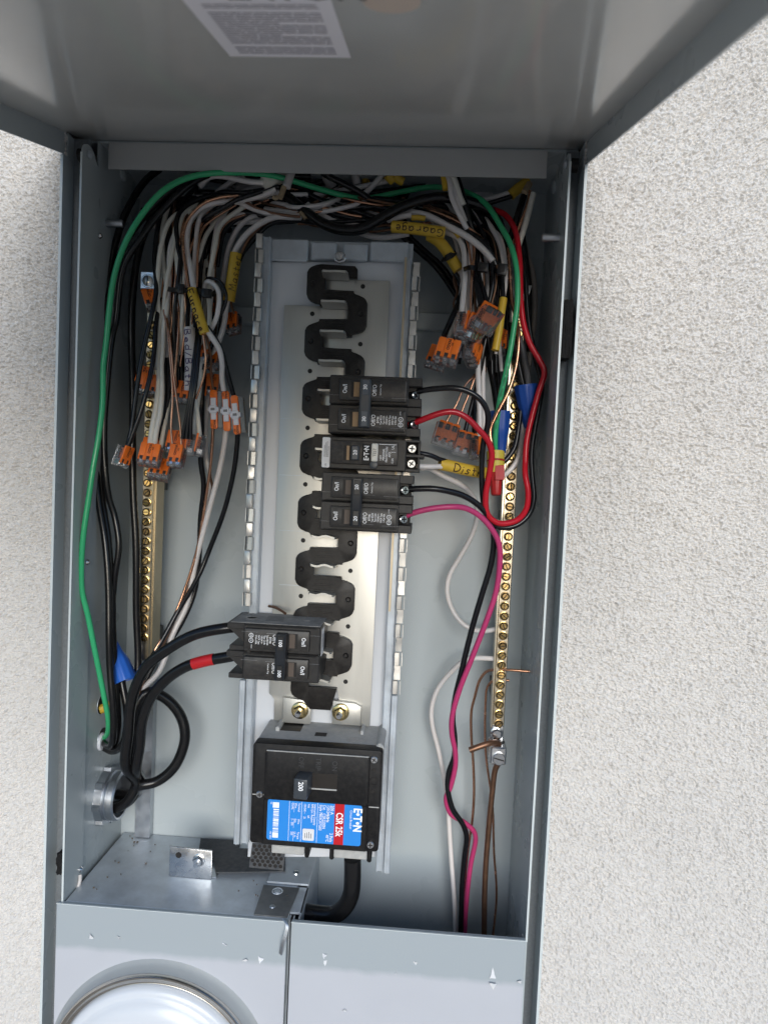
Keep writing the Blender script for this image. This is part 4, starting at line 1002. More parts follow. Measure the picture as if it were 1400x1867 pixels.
# ================================================================ terminal bars
SCR = MB()
SCR.lathe((0, 0, 0), (0, -1, 0), [(.0043, .0001), (.0043, .0007), (.0036, .0009)], 20, cap=False)
SCR.lathe((0, 0, 0), (0, -1, 0), [(.0030, .0002), (.0030, .0022), (.0026, .0028)], 18)
SCR.cur = 1
SCR.lathe((0, 0, 0), (0, -1, 0), [(.0036, .0002), (.0036, .0005), (.0030, .0005)], 18)
SCR.box(-.0026, .0026, -.0030, -.0020, -.00042, .00042)
me_s = me_d = None
def terminal_bar(name_label, base, x0, z0, x1, z1, y, zscrew0, n, pitch=.0095, w=.0056):
    t = thing('terminal_bar', name_label, 'terminal bar', base)
    mb = MB(); ax = Vector((x1 - x0, 0, z1 - z0)); L_ = ax.length
    mb.obox(((x0 + x1) / 2, y + .0045, (z0 + z1) / 2), ((1, 0, 0), (0, 1, 0), ax), (w, .0045, L_ / 2), .0007)
    b_ = mkobj('bar', mb, BRASS, t)
    global me_s, me_d
    for k in range(n):
        z = zscrew0 - k * pitch; x = x0 + (x1 - x0) * (z - z0) / (z1 - z0)
        if me_s is None:
            o = mkobj('terminal_screw', SCR, [BRASSS, SLOTD], None, smooth=40); me_s = o.data
            COL.objects.unlink(o); bpy.data.objects.remove(o)
            me_d = me_s.copy(); me_d.materials[0] = M('tarnished_brass', (0.40, 0.27, 0.12), 0.34, 1.0, nz=0.4, nscale=300)
        o = bpy.data.objects.new('terminal_screw', me_d if random.random() < .3 else me_s); COL.objects.link(o); o.parent = b_
        o.location = Vector((x + random.uniform(-.0002, .0002), y - .0002 - random.choice((0, .0005, .001)), z)) - BASE[t.name]
        o.rotation_euler = (random.uniform(-.08, .08), random.uniform(0, 3.1), random.uniform(-.08, .08)); BASE[o.name] = BASE[t.name]
    return t, b_
random.seed(21)
ya = .075
a, b = at(279, 545, ya), at(262, 1205, ya)
tbL, barl = terminal_bar('brass terminal bar standing on the left side behind the hanging wires', (a.x, .1, b.z), a.x, a.z, b.x, b.z, ya, at(276, 593, ya).z, 33)
q = MB(); q.box(a.x + .0046, a.x + .0062, ya - .0003, ya + .020, b.z + .002, a.z - .004); q.box(a.x + .0066, a.x + .0080, ya + .004, ya + .024, b.z + .002, a.z - .004); mkobj('bar_edge', q, M('pale_brass_edge', (.52, .44, .30), .3, 1.0, nz=.2, nscale=90), tbL)
c0, c1 = at(249, 1505, .116), at(276, 1505, .116)
q = MB(); q.box(c0.x, c1.x, .112, .1215, ZS + .001, .02); mkobj('mounting_strip', q, GALV, tbL)
for zz in (b.z + .02, (a.z + b.z) / 2, a.z - .02):
    q = MB(); q.box(a.x - .004, a.x + .006, ya + .009, .113, zz - .008, zz + .008); mkobj('standoff', q, BLACKP, tbL)
# set-screw lug on the top end
l0, l1 = at(256, 494, .060), at(283, 528, .060)
q = MB(); q.box(l0.x, l1.x + .004, .060, .085, l1.z, l0.z, .0010); lug = mkobj('wire_lug', q, ZINC, tbL)
q = MB(); cc = at(270, 512, .060); q.lathe(cc, -Y_, [(.0064, .0002), (.0060, .0006), (.0054, -.0004), (.0050, .0012), (.0044, .0016)], 24); ss = mkobj('set_screw', q, STEEL, lug)
q = MB(); q.box(cc.x - .0006, cc.x + .0006, .0582, .060, cc.z - .0044, cc.z + .0044); mkobj('drive_slot', q, SLOTD, ss, smooth=0)
a, b = at(947.5, 560, ya), at(907.5, 1328, ya)
tbR, barr = terminal_bar('long brass terminal bar on the right side ending in a big lug', (b.x, .1, b.z), a.x, a.z, b.x, b.z, ya, at(908.5, 1319, ya).z + 42 * .00948, 43, pitch=.00948)
q = MB(); q.obox((a.x * .5 + b.x * .5 - .0064, ya + .006, (a.z + b.z) / 2), ((1, 0, 0), (0, 1, 0), (b - a)), (.0006, .0065, (b - a).length / 2 - .001)); mkobj('bar_edge', q, M('pale_brass_edge', (.62, .56, .44), .28, 1.0, nz=.2, nscale=90), tbR)
for zz in (b.z + .03, (a.z + b.z) / 2, a.z - .03):
    q = MB(); q.box(b.x - .005, b.x + .005, ya + .009, YB, zz - .008, zz + .008); mkobj('standoff', q, BLACKP, tbR)
q = MB(); p0, p1 = at(896, 1324, .076), at(916, 1352, .076); q.box(p0.x, p1.x, .074, .079, p1.z - .004, p0.z + .002, .0006); mkobj('end_tab', q, ZINC, tbR)
q = MB(); hexbolt(q, at(905, 1337, .074), -Y_, .0052, .004, .0062); mkobj('hex_screw', q, STEEL, tbR)
p0, p1 = at(895, 1362, .060), at(922, 1396, .060)
q = MB(); q.box(p0.x, p1.x, .060, .088, p1.z, p0.z, .0012); lg = mkobj('wire_lug', q, ZINC, tbR)
q = MB(); cc = at(909, 1383, .060); q.lathe(cc, -Y_, [(.0060, 0), (.0060, .0016), (.0054, .0022)], 24); ss = mkobj('set_screw', q, STEEL, lg)
q = MB(); q.obox(cc - Y_ * .0020, ((1, 0, -.25), (0, 1, 0), (.25, 0, 1)), (.0050, .0005, .0006)); mkobj('drive_slot', q, SLOTD, ss, smooth=0)
q = MB(); cc = (p0 + p1) / 2; q.lathe((cc.x + .001, .074, p0.z), Z_, [(.0062, .0001), (.0060, .0003)], 20); mkobj('wire_hole', q, SLOTD, lg)
# stranded ends at the top lug of that bar
p0, p1 = at(950, 520, .085), at(962, 556, .085)
q = MB(); q.box(p0.x, p1.x, .085, .10, p0.z - .010, p0.z); mkobj('wire_lug', q, ZINC, tbR)
cc = (p0 + p1) / 2
for k in range(5):
    q = MB(); x = cc.x - .003 + k * .0015
    q.tube(catmull([Vector((x - .002, .082, cc.z - .008)), Vector((x, .081, cc.z)), Vector((x + .002, .082, cc.z + .008))], 4), .0010, 7); mkobj('wire_strand', q, SILVERW, tbR)

# ================================================================ conduit entries on the left side wall
XW = XL - .0025
cw = atx(192, 1448, XW)
K = thing('conduit_locknut', 'big cast metal locknut and bushing where the fat black cables enter on the lower left', 'conduit fitting', cw)
q = MB()
n = 96; prof = []
R0 = .0265
pts = []
for k in range(n):
    a = 2 * math.pi * k / n; ph = (k % 12)
    pts.append((R0 + (.0028 if ph < 3 else 0), a))
q.prism([(r * math.cos(a), r * math.sin(a)) for r, a in pts], (XW, cw.y, cw.z), Y_, Z_, (.0075, 0, 0), bev=.0006); mkobj('locknut', q, GALV, K, smooth=30)
q = MB(); q.lathe((XW, cw.y, cw.z), X_, [(.0235, .006), (.0238, .009), (.0228, .010), (.0228, .0115), (.0236, .0122), (.0236, .0165), (.0222, .0182), (.0205, .0176), (.0200, .012), (.0200, -.004)], 48, cap=False); mkobj('bushing', q, GALV, K, smooth=35)
q = MB(); q.lathe((XW, cw.y, cw.z), X_, [(.0201, .002), (.0201, .0022)], 32); mkobj('bore', q, SLOTD, K, smooth=0)
for px, py, rr, nm in ((187, 1346, .0115, 'lower'), (186, 1284, .0105, 'upper')):
    c = atx(px, py, XW)
    kk = thing('knockout_hole', ('round knockout hole with grey fitting where the green wire leaves' if nm == 'lower' else 'round knockout hole with a scrap of yellow cable in it'), 'knockout', c)
    q = MB(); q.lathe(c, X_, [(rr, .0003), (rr * .98, .0008), (rr * .9, .0003)], 28, cap=False); mkobj('hole_rim', q, GALVD, kk)
    q = MB(); q.lathe(c, X_, [(rr * .95, .0002), (rr * .9, .00025)], 28); mkobj('hole', q, SLOTD, kk)
    q = MB()
    if nm == 'lower': q.lathe(c - Y_ * .003 - Z_ * .002, X_, [(rr * .75, .0003), (rr * .7, .003), (rr * .5, .0032)], 20); mkobj('fitting', q, WHITEP, kk)
    else: q.tube([c + Vector((0, -.003, -.004)), c + Vector((.006, -.001, -.002)), c + Vector((.008, .004, -.001))], .0045, 10); mkobj('cable_scrap', q, YELLOW, kk)

# crumbs of plaster and dust lying on the shelf
random.seed(77)
q = MB()
for k in range(46):
    x = random.uniform(XL + .006, -.02); y = random.uniform(.02, .118); r = random.uniform(.0004, .0011)
    if -.125 < x < -.08 and y < .07: continue
    q.obox((x, y, ZS + r * .6), (Vector((1, random.uniform(-1, 1), 0)), Vector((random.uniform(-1, 0), 1, .2)).cross(Vector((1, .3, 0))), Z_), (r, r * .7, r * .6))
o = mkobj('shelf_crumbs', q, M('plaster_crumb', (.13, .11, .09), .9, nz=.5, nscale=500), SH, smooth=0); o['kind'] = 'stuff'
# ================================================================ wires and cables
CR = {'A': (220, 310, 7.778), 'B': (380, 310, 7.778), 'C': (540, 310, 7.778), 'D': (700, 310, 7.778), 'E': (860, 310, 7.778), 'F': (240, 480, 8.75),
      'G': (800, 460, 7.778), 'H': (240, 620, 8.75), 'I': (340, 560, 6.667), 'J': (770, 540, 9.333), 'K': (780, 740, 7.0), 'L': (120, 280, 3.889),
      'N': (120, 560, 3.889), 'Q': (100, 860, 3.889), 'T': (80, 1160, 3.889), 'U': (720, 560, 3.889), 'V': (720, 860, 3.889), 'W': (720, 1160, 3.889),
      'Y': (430, 1420, 2.222), 'p': (0, 0, 1.0)}
def px(path):
    out, c = [], CR['p']
    for tok in path.split():
        if tok[-1] == ':': c = CR[tok[:-1]]; continue
        a, b = tok.split(','); out.append((c[0] + float(a) / c[2], c[1] + float(b) / c[2]))
    return out
def lift(path, depth):
    P = px(path) if isinstance(path, str) else path
    D = depth if isinstance(depth, (list, tuple)) else [depth]
    out = []
    for i, (a, b) in enumerate(P):
        t = i / max(len(P) - 1, 1) * (len(D) - 1); j = min(int(t), len(D) - 2) if len(D) > 1 else 0
        y = D[0] if len(D) == 1 else D[j] + (D[j + 1] - D[j]) * (t - j)
        out.append(at(a, b, y))
    return out
def wob(P, amp):
    ph = [random.uniform(0, 6.28) for _ in range(4)]; f1, f2 = random.uniform(20, 45), random.uniform(50, 110)
    s_, out = 0, []
    for i, p in enumerate(P):
        if i: s_ += (p - P[i - 1]).length
        out.append(p + Vector((math.sin(s_ * f1 + ph[0]) + .5 * math.sin(s_ * f2 + ph[1]), 1.5 * math.sin(s_ * f1 + ph[2]), math.sin(s_ * f2 + ph[3]))) * amp)
    return out
def tube_mb(pts, pxr, n=12, sub=7, amp=.00018):
    S_ = catmull(pts, sub)
    S_, _ = arc_resample(S_, max(len(S_), 8))
    d = sum((p - CAM).dot(FW) for p in S_) / len(S_)
    mb = MB(); mb.tube(wob(S_, amp), pxr * d / FOC, n)
    return mb, S_, pxr * d / FOC
MATN = {}
def wire(label, mat, pxr, path, depth, cat='wire', group=None, n=12):
    pts = path if isinstance(path[0], Vector) else lift(path, depth)
    mb, S_, r = tube_mb(pts, pxr, n)
    o = mkobj('wire', mb, mat, None, smooth=60, ori=S_[-1])
    tag(o, label, cat, group)
    return o
def cable_part(parent, name, mat, pxr, path, depth, n=12):
    mb, S_, r = tube_mb(path if isinstance(path[0], Vector) else lift(path, depth), pxr, n)
    return mkobj(name, mb, mat, parent, smooth=60), S_, r
GL = {'F': [[(0, 0), (0, 1)], [(0, 1), (.7, 1)], [(0, .55), (.5, .55)]], 'u': [[(0, .6), (0, .15), (.2, 0), (.45, .1), (.55, .6)], [(.55, .6), (.58, 0)]],
      'r': [[(0, .6), (.05, 0)], [(.03, .4), (.25, .6), (.45, .55)]], 'n': [[(0, .6), (0, 0)], [(0, .4), (.25, .6), (.45, .5), (.5, 0)]],
      'a': [[(.5, .5), (.25, .6), (0, .35), (.1, .05), (.35, .05), (.5, .35), (.5, .6), (.55, 0)]], 'c': [[(.5, .5), (.25, .6), (0, .3), (.2, 0), (.5, .1)]],
      'e': [[(0, .3), (.5, .35), (.35, .6), (.1, .5), (0, .25), (.2, 0), (.5, .1)]], 'M': [[(0, 0), (.1, 1), (.4, .3), (.7, 1), (.8, 0)]],
      's': [[(.5, .55), (.2, .6), (.1, .4), (.4, .25), (.35, .02), (0, .05)]], 't': [[(.2, .95), (.2, .05), (.4, 0)], [(0, .6), (.45, .62)]],
      'G': [[(.7, .85), (.4, 1), (.05, .7), (.05, .25), (.35, 0), (.7, .15), (.7, .45), (.4, .45)]],
      'g': [[(.5, .5), (.25, .6), (0, .35), (.15, .05), (.4, .1), (.5, .4), (.5, .6), (.5, -.3), (.2, -.45), (0, -.3)]],
      'D': [[(0, 0), (0, 1), (.4, .95), (.7, .6), (.6, .2), (.3, 0), (0, 0)]], 'i': [[(0, .6), (0, 0)], [(0, .82), (.03, .9)]],
      'B': [[(0, 0), (0, 1), (.45, .95), (.5, .7), (.05, .52), (.5, .45), (.55, .15), (.3, 0), (0, 0)]],
      'd': [[(.5, .5), (.2, .6), (0, .3), (.2, 0), (.5, .2)], [(.52, 1), (.52, 0)]], '/': [[(0, 0), (.4, 1)]], 'h': [[(0, 1), (0, 0)], [(0, .4), (.25, .6), (.45, .5), (.5, 0)]]}
def handwrite(parent, word, S_, r, s0, s1, v0, vh, ink, th=.00046):
    """pen strokes on a round jacket: S_ runs in reading direction, v in -1..1 across the side facing the viewer"""
    R_, L_ = arc_resample(S_, 160)
    wsum = sum(max(p[0] for st in GL[c] for p in st) + .32 for c in word)
    mb = MB(); x = 0
    for c in word:
        wd = max(p[0] for st in GL[c] for p in st)
        jit = random.uniform(-.08, .08)
        for st in GL[c]:
            pts = []
            dense = []
            for a, b in zip(st, st[1:]):
                for k in range(3): dense.append((a[0] + (b[0] - a[0]) * k / 3, a[1] + (b[1] - a[1]) * k / 3))
            dense.append(st[-1])
            for u, v in dense:
                s_ = s0 + (s1 - s0) * (x + u) / wsum
                f = min(max(s_, 0), .9999) * 159; i = int(f); p = R_[i].lerp(R_[min(i + 1, 159)], f - i)
                T = (R_[min(i + 2, 159)] - R_[max(i - 1, 0)]).normalized()
                N = (CAM - p).normalized(); N = (N - T * N.dot(T)).normalized(); up = N.cross(T)
                th_ = (v0 + vh * (v + jit)) * 1.25
                pts.append(p + (N * math.cos(th_) + up * math.sin(th_)) * (r + .00012))
            mb.tube(pts, th, 5)
        x += wd + .32
    return mkobj('lettering', mb, ink, parent, smooth=60)

MOUTH = Vector((XW + .020, cw.y, cw.z))
def into_bore(path, depth, offs):
    P_ = lift(path, depth)
    dy, dz = offs
    return P_ + [MOUTH + Vector((.016, dy, dz + .020)), MOUTH + Vector((.008, dy, dz + .002)), MOUTH + Vector((-.004, dy, dz - .006)), MOUTH + Vector((-.024, dy, dz - .007))]
random.seed(11)
# ---- left side, heavy
gw = wire('bright green ground wire sweeping over the top and down both sides', GREENW, 5.1,
     'p: 183,1350 196,1338 198,1314 190.5,1270 181.5,1224 172,1180 160,1117 150.5,1078 149,1027 153,976 162,911 170,856 180,799 187,740 189.5,663 193.5,630 200,563 210,498.6 228,444.6 256,396 290,354.6 326,331 370,318 430,314 490,319 540,331 585,345 630,358 663,362 720,352 751,346 790,341 825,343 850,350 880,367 897,387 911,410 927,438.6 937,470 942,505 942.5,556 937,595 930,640 923,676 910,735 902.6,790 902,830',
     [.075, .04, .020, .012, .014, .022, .022, .02, .04, .07, .085, .085, .06, .045, .04, .04, .05], 'ground wire')
# faint factory print along the lower right part of the green wire
q = MB(); S_ = arc_resample(catmull(lift('p: 938,590 930,640 923,676 910,735 902.6,790', [.045, .04, .04, .042]), 8), 90)[0]
for k in range(4, 86):
    if k % 9 in (7, 8): continue
    T = (S_[k + 1] - S_[k - 1]).normalized(); N = (CAM - S_[k]).normalized(); N = (N - T * N.dot(T)).normalized(); U = N.cross(T)
    h_ = random.uniform(.0004, .0008)
    q.obox(S_[k] + N * .00282 + U * .0003, (T, U, N), (.00022, h_, .00006))
q.v = [tuple(v) for v in q.v]
pr_ = mkobj('factory_print', q, PRINTK, gw, smooth=0); pr_['kind'] = 'stuff'
wire('outermost of the three black cables on the left, arching far left of the green wire', BLACKC, 6.4,
     'p: 186,1352 203,1360 208,1314 201,1211 199.5,1160 199,1091 192.5,988 180,911 175,856 171,760 170,714 175,611 182,576 196,510 212,440 232,383 264,331 296,305', [.07, .04, .04, .045, .05, .05, .055, .06, .075, .09])
wire('middle of the three black cables running beside the green wire on the left', BLACKC, 6.2,
     'p: 186,1358 210,1358 216,1310 209,1211 206,1160 205,1091 199,990 187,911 183,860 181,780 182,714 186,611 196,552 212,490 232,440 262,395 300,357 345,325 380,312', [.08, .05, .05, .05, .055, .055, .055, .06, .065, .075])
wire('black cable bulging to the right above the bright blue wire nut', BLACKC, 5.8,
     'p: 208,1180 206,1110 210.5,1053 217.5,993 209,940 199.7,912 193,868 191,791 197,688 205,611 211,588 227,485 258,434 297,383 338.6,341 377,320 420,312', [.058, .05, .05, .045, .045, .05, .05, .055, .07])
wire('thick black cable running straight down just left of the left brass terminal bar', BLACKC, 6.6,
     'p: 330,345 290,385 266,421 250,480 241,560 240,620 243,740 243,894 248,988 250,1117 252,1200 250,1245 243,1300 240,1370 236,1410', [.09, .08, .07, .066, .066, .066, .066, .062, .058, .055])
o = wire('upper fat black cable from the 100 amp breaker into the big locknut', BLACKC, 9.6,
     into_bore('p: 440,1142 411,1145 357,1157 306,1184 273,1209 255,1237 239.5,1283 234,1340 229,1395', [.012, .008, .01, .016, .025, .035, .045], (-.011, -.002)), 0, 'power cable', n=16)
t = thing('cable', 'lower fat black cable from the 100 amp breaker with a band of red tape', 'power cable', at(219, 1458, .045))
p5_ = into_bore('p: 438,1192 422,1196 370,1206 337,1217 306,1237 275,1273 260,1314 255,1360 249,1400', [.012, .010, .014, .02, .03, .04, .050], (-.001, -.004))
c_, S_, r_ = cable_part(t, 'insulation', BLACKC, 9.6, p5_, [.012, .010, .014, .02, .03, .04, .055], 16)
sg = [p for p in S_ if at(391, 1200, .01).x > p.x > at(351, 1200, .01).x]
q = MB(); q.tube(sg, r_ * 1.05, 16); mkobj('red_tape', q, M('red_tape', (.50, .015, .02), .35), t, smooth=60)
wire('fat black cable looping out to the right above the metal shelf', BLACKC, 9.4,
     list(reversed([MOUTH + Vector((-.022, .010, -.004)), MOUTH + Vector((.006, .010, -.003))])) [::-1] + lift('p: 255,1433 286,1425 316,1401 334,1365 338,1335 330,1305 311,1280 290,1266 268,1262 250,1290 244,1330', [.072, .076, .08, .08, .075, .065, .06]), 0, 'power cable', n=16)
def nut(label, mats, tip, mouth, y0, y1, rt, rm, flut=10, wing=False, split=None, cat='wire nut'):
    a, b = at(*tip, y0), at(*mouth, y1); d = (a - CAM).dot(FW); rt *= d / FOC; rm *= d / FOC
    t = thing('wire_nut', label, cat, (a + b) / 2)
    L_ = (b - a).length; ax = (b - a).normalized()
    def shell(h0, h1, prof, mat, name):
        u = ax.orthogonal().normalized(); v = ax.cross(u); n = 60; vs, fs = [], []
        for (h, r, f) in prof:
            for k in range(n):
                an = 2 * math.pi * k / n; m_ = 1 + f * (math.cos(flut * an) - .2) + (.16 * max(0, math.cos(2 * an)) ** 6 * (wing and h > .45))
                vs.append(a + ax * (h * L_) + (u * math.cos(an) + v * math.sin(an)) * r * m_)
        for i in range(len(prof) - 1):
            for k in range(n): fs.append((i * n + k, i * n + (k + 1) % n, (i + 1) * n + (k + 1) % n, (i + 1) * n + k))
        fs.append(tuple(reversed(range(n))))
        fs.append(tuple((len(prof) - 1) * n + k for k in range(n)))
        q = MB(); q.mesh_add(vs, fs); return mkobj(name, q, mat, t, smooth=40)
    if split is None:
        shell(0, 1, [(0, rt * .75, 0), (.03, rt * .95, 0), (.08, rt, .03), (.42, rt * .55 + rm * .42, .04), (.46, rt * .5 + rm * .52, 0), (.6, rm * .88, .03), (.93, rm, .03), (1, rm, 0), (1.0, rm * .86, 0), (.93, rm * .8, 0)], mats[0], 'shell')
    else:
        shell(0, 1, [(0, rt * .8, 0), (.04, rt, 0), (.3, rt * 1.12, .05), (.5, rm * .98, .04), (.52, rm * .98, 0)], mats[0], 'shell')
        shell(0, 1, [(.50, rm * 1.0, 0), (.74, rm * 1.05, 0), (.76, rm * 1.05, 0)], mats[1], 'collar')
        shell(0, 1, [(.77, rm * 1.08, 0), (.80, rm * 1.08, 0)], mats[0], 'ring')
        shell(0, 1, [(.81, rm * 1.02, 0), (1.0, rm * 1.06, 0), (1.0, rm * .85, 0)], mats[1], 'collar')
        q = MB(); dv = (ax.cross(Y_)).normalized()
        q.obox(a + ax * (.52 * L_) - Y_ * rm * .92 - dv * rm * .35, (dv, Y_, ax), (rm * .55, rm * .14, L_ * .17), .0004); mkobj('thumb_patch', q, mats[0], t, smooth=30)
    return t
nut('bright blue winged wire nut beside the black cables on the lower left', [BLUEN2], (201, 1156), (230, 1241), .062, .052, 7, 17.5, wing=True)
wire('black wire bending from the bright blue nut into the lower knockout hole', BLACKC, 6.2, 'p: 222,1234 224,1250 231,1290 232,1320 225,1354 206,1370 184,1360', [.054, .05, .05, .075])
# ---- the three wires of the circuit that drops to the lower left
t3 = 'splices with white clips'
wire('black wire curving down from the rightmost white-clipped splice', BLACKW, 4.6, 'p: 433.5,790 432,815 427,858 409,932 383,1001 360,1055 326,1112 293,1172 264,1222 250,1262 240,1330', [.06, .07, .085, .08, .06, .06])
wire('greyish white wire falling from the middle white-clipped splice', WHITEW, 5.0, 'p: 412.5,784 409,812 398,868 373,963 357,1027 340,1104 314,1160 290,1225 256,1262 244,1300', [.06, .07, .085, .085, .07, .06])
wire('bare copper wire falling from the leftmost white-clipped splice', COPPER, 2.6, 'p: 388,780 385,840 381,872 369,950 357,1014 331,1091 306,1148 285,1182 258,1250 246,1290', [.06, .07, .083, .08, .065, .06])
wire('second bare copper wire crossing beside the white one below the splices', COPPERD, 2.4, 'p: 390,780 386,830 383,868 388,890 378,940 366,1000 345,1070 315,1140 270,1230', [.062, .078, .088, .086, .07])
wire('black wire bowing left of the copper wire in the middle of the left side', BLACKW, 5.0, 'p: 371,662 371,700 368,740 367.5,785 367,840 372,885 366,950 363,1020 355,1078 331,1137 300,1184 278,1218 255,1265', [.07, .07, .078, .09, .09, .08, .065])
wire('greyish wire hanging just right of the bowed black wire', WHITEW, 4.2, 'p: 368,640 371,672 379,714 375,791 377,840 384,872 374,930', [.075, .08, .085, .088])

# ---- right side, single wires
wire('black wire from the 30 amp breaker looping under the terminal bar', BLACKW, 5.0,
     'p: 752,719 763,714 797,709 830,708 854,714 874,727 887,748 888.5,773 881,804 878,843 879,894 881,918 886,940 900,957 920,962 946,955 966,935 973,909 970,870 968.5,830 973,791 982,740 987,700 976,655 964,600 958,520 953,450',
     [.003, -.004, .0, .01, .02, .025, .03, .04, .05, .06, .07])
wire('glossy red wire from the 30 amp breaker curving up along the right wall', REDW, 5.4,
     'p: 747,774 756,771 779,762 805,753 828,751 849,760 874,784 890,804 896.5,827 892,863 885,906 889,938 909,954 941,949 958,929 962,898 957,865 957,843 959.5,804 969,760 982,714 992.5,678 982,655 967,629 955,593 950,555 948,511 946,465 938,418 920,392 895,381',
     [.003, -.004, .0, .008, .015, .022, .035, .045, .045, .045, .05, .06, .075])
wire('dark slate wire from the 20 amp breaker running down to the bottom right', BLACKW, 5.2,
     'p: 735,893 744,892 784,891 818,896 848,905 874,923 893,950 900,983 895,1027 879,1083 859,1150 841,1224 830,1268 825.5,1309 829,1345 828,1379 818,1409 816,1438 825,1476 843,1503 850,1524 846,1564 842,1622 839,1720',
     [.003, .0, .012, .025, .035, .05, .065, .075, .08, .085, .09])
wire('magenta wire from the lowest 20 amp pole running down to the bottom right', PINKW, 4.9,
     'p: 735,943 745,938 784,928 823,924 848,926 874,940 895,963 909,990 911,1027 904,1078 884,1137 859,1202 838,1256 824,1310 824,1340 830,1370 830,1396 821,1434 812.5,1456 822,1484 845,1499 862,1514 866.5,1528 858,1577 851,1636 846,1720',
     [.003, -.002, .010, .02, .03, .05, .065, .08, .088, .093, .093])
wire('white wire in a long S bend ending at the middle of the right bar', WHITEW, 4.6,
     'p: 770,853 784,854 805,866 836,882 856,898 868,922 869,945 859,978 838,1017 820,1048 815,1078 823,1109 841,1135 864,1148 885,1150 906,1146', [.008, .03, .06, .085, .095, .1, .095, .082])
wire('white wire leaving the right bar and falling to the bottom edge', WHITEW, 4.4,
     'p: 906,1201 874,1200 848,1204 823,1224 797,1258 787,1294 789,1325 800,1371 810,1422 816,1470 820,1532 828,1636 831,1720', [.08, .09, .1, .1, .1, .1, .1])
wire('bare copper wire hooked through the right bar, tip pointing at the side wall', COPPER, 2.5,
     'p: 967,1224 922,1221.5 900,1221.5 887,1224 874,1240 866,1268 859,1297 858.5,1340 862,1386 863.5,1443 861,1494 853,1550 848,1600 846,1720', [.07, .079, .085, .095, .1, .1, .1])
wire('thin copper wire hooked through the right bar below the first', COPPER, 2.1,
     'p: 928,1241 899,1241 888,1252 884.6,1276 884,1340 887,1386 894,1438 898.5,1481 900,1555 905,1636 897,1720', [.079, .085, .09, .095, .095, .09])
t = thing('wire', 'thick dull copper wire bent over through the bottom lug of the right bar', 'wire', at(882, 1715, .08))
cable_part(t, 'conductor', COPPERD, 5.2, 'p: 856,1368 870,1363 890,1356.5 903,1354 911,1359 912,1368 909,1390 903,1402 897,1443 890,1517 885,1577 882,1720', [.055, .055, .064, .074, .078, .082, .085, .085])
wire('short black wire curving off the red and yellow nut', BLACKW, 4.8, 'p: 949,735 947,760 944,783 937,817 920,840 908,846', [.062, .058, .055, .052])
wire('grey white wire curving off the red and yellow nut', WHITEW, 4.6, 'p: 953,738 954,765 950,811 941,843 918,867 906,868', [.068, .062, .058, .052])
wire('bare copper wire winding down beside the green wire into the red and yellow nut', COPPER, 3.6, 'p: 925,452 928.6,486 932,545 940,582 945,611 941,663 926,714 903,760 893.5,786 898.5,817 902,835', [.07, .06, .045, .04, .042, .042])
# cable of the test-button breaker
t = thing('cable', 'yellow jacketed cable marked Distr feeding the test-button breaker', 'cable', at(840, 853, .03))
cable_part(t, 'black_wire', BLACKW, 4.6, 'p: 757,824 769,827 786,831 802,838 815,842', [.004, .008, .018])
cable_part(t, 'white_wire', WHITEW, 4.8, 'p: 757,850 770,850.5 786,850.5 803,850 818,851', [.004, .008, .018])
jk, S_, r_ = cable_part(t, 'jacket', YELLOW, 11.0, 'p: 801,846 822,850 848,856 876,861 905,866', [.016, .02, .028, .05], 18)
handwrite(jk, 'Distr', S_, r_, .19, .62, -.60, 1.05, INK, .0005)

# ---- wire nuts on the right
nut('dark blue wire nut hanging mouth-up near the right wall', [BLUEN], (966, 780), (958, 702), .062, .060, 12, 21)
nut('dark blue winged wire nut behind the green wire', [BLUEN], (911, 828), (911, 750), .058, .058, 11, 19, wing=True)
nut('red and yellow wire nut hanging tip-down beside the right bar', [REDN, YELN], (904, 903), (903, 824), .038, .046, 9.5, 15.5, split=True)
wire('dark wire dropping into the dark blue nut by the right wall', BLACKC, 6.5, 'p: 930,590 940,640 948,680 955,712', [.07, .066, .062])
wire('grey wire dropping into the dark blue nut by the right wall', M('grey_wire_insulation', (.14, .14, .15), .4), 6.0, 'p: 942,600 954,650 962,690 960,712', [.074, .07, .064])
wire('black wire dropping into the dark blue nut behind the green wire', BLACKC, 6.5, 'p: 893,600 893,660 902,710 909,760', [.075, .068, .06])
wire('second black wire dropping into the nut behind the green wire', BLACKC, 5.5, 'p: 905,620 906,690 913,730 914,760', [.08, .07, .06])

# ---- hanging wires of the left cluster
def W(label, mat, r, path, d, **k): return wire(label, mat, r, path, d, **k)
W('black wire at the far left of the hanging group, ending in the tilted clear connector', BLACKW, 4.3, 'p: 345,338 318,352 300,374 293,394 287,426 283,464 283.4,490 284.6,531 276.6,574 265,625 255,677 247,734 241,780 233,812', [.08, .065, .05, .04, .035, .03])
W('twin black wire second from the left, also ending in the tilted clear connector', BLACKW, 4.3, 'p: 360,340 340,360 323,388 314,405 309.5,430 308.6,486 301.7,531 290,566 284.6,594 282,637 277,671 268,711 255,757 246,782 235,812', [.085, .07, .055, .04, .03, .03])
W('cream wire at the left falling into the front three-lever connector', CREAMW, 4.8, 'p: 318,352 307,376 299.7,402 296,439 299,484 304,520 305,560 299.4,594 297,638 295,666 296,711 292,757 286,785 282,815', [.08, .06, .05, .045, .04, .032])
W('second cream wire falling into the front three-lever connector', CREAMW, 5.0, 'p: 300,492 297,526 293,560 291,606 290,640 290,700 285,740 278,779 273,815', [.06, .05, .045, .04, .032])
W('third cream wire, thinner, falling behind the front three-lever connector', CREAMW, 4.4, 'p: 313,640 311,700 305,746 299,779 293,815', [.06, .05, .046, .04])
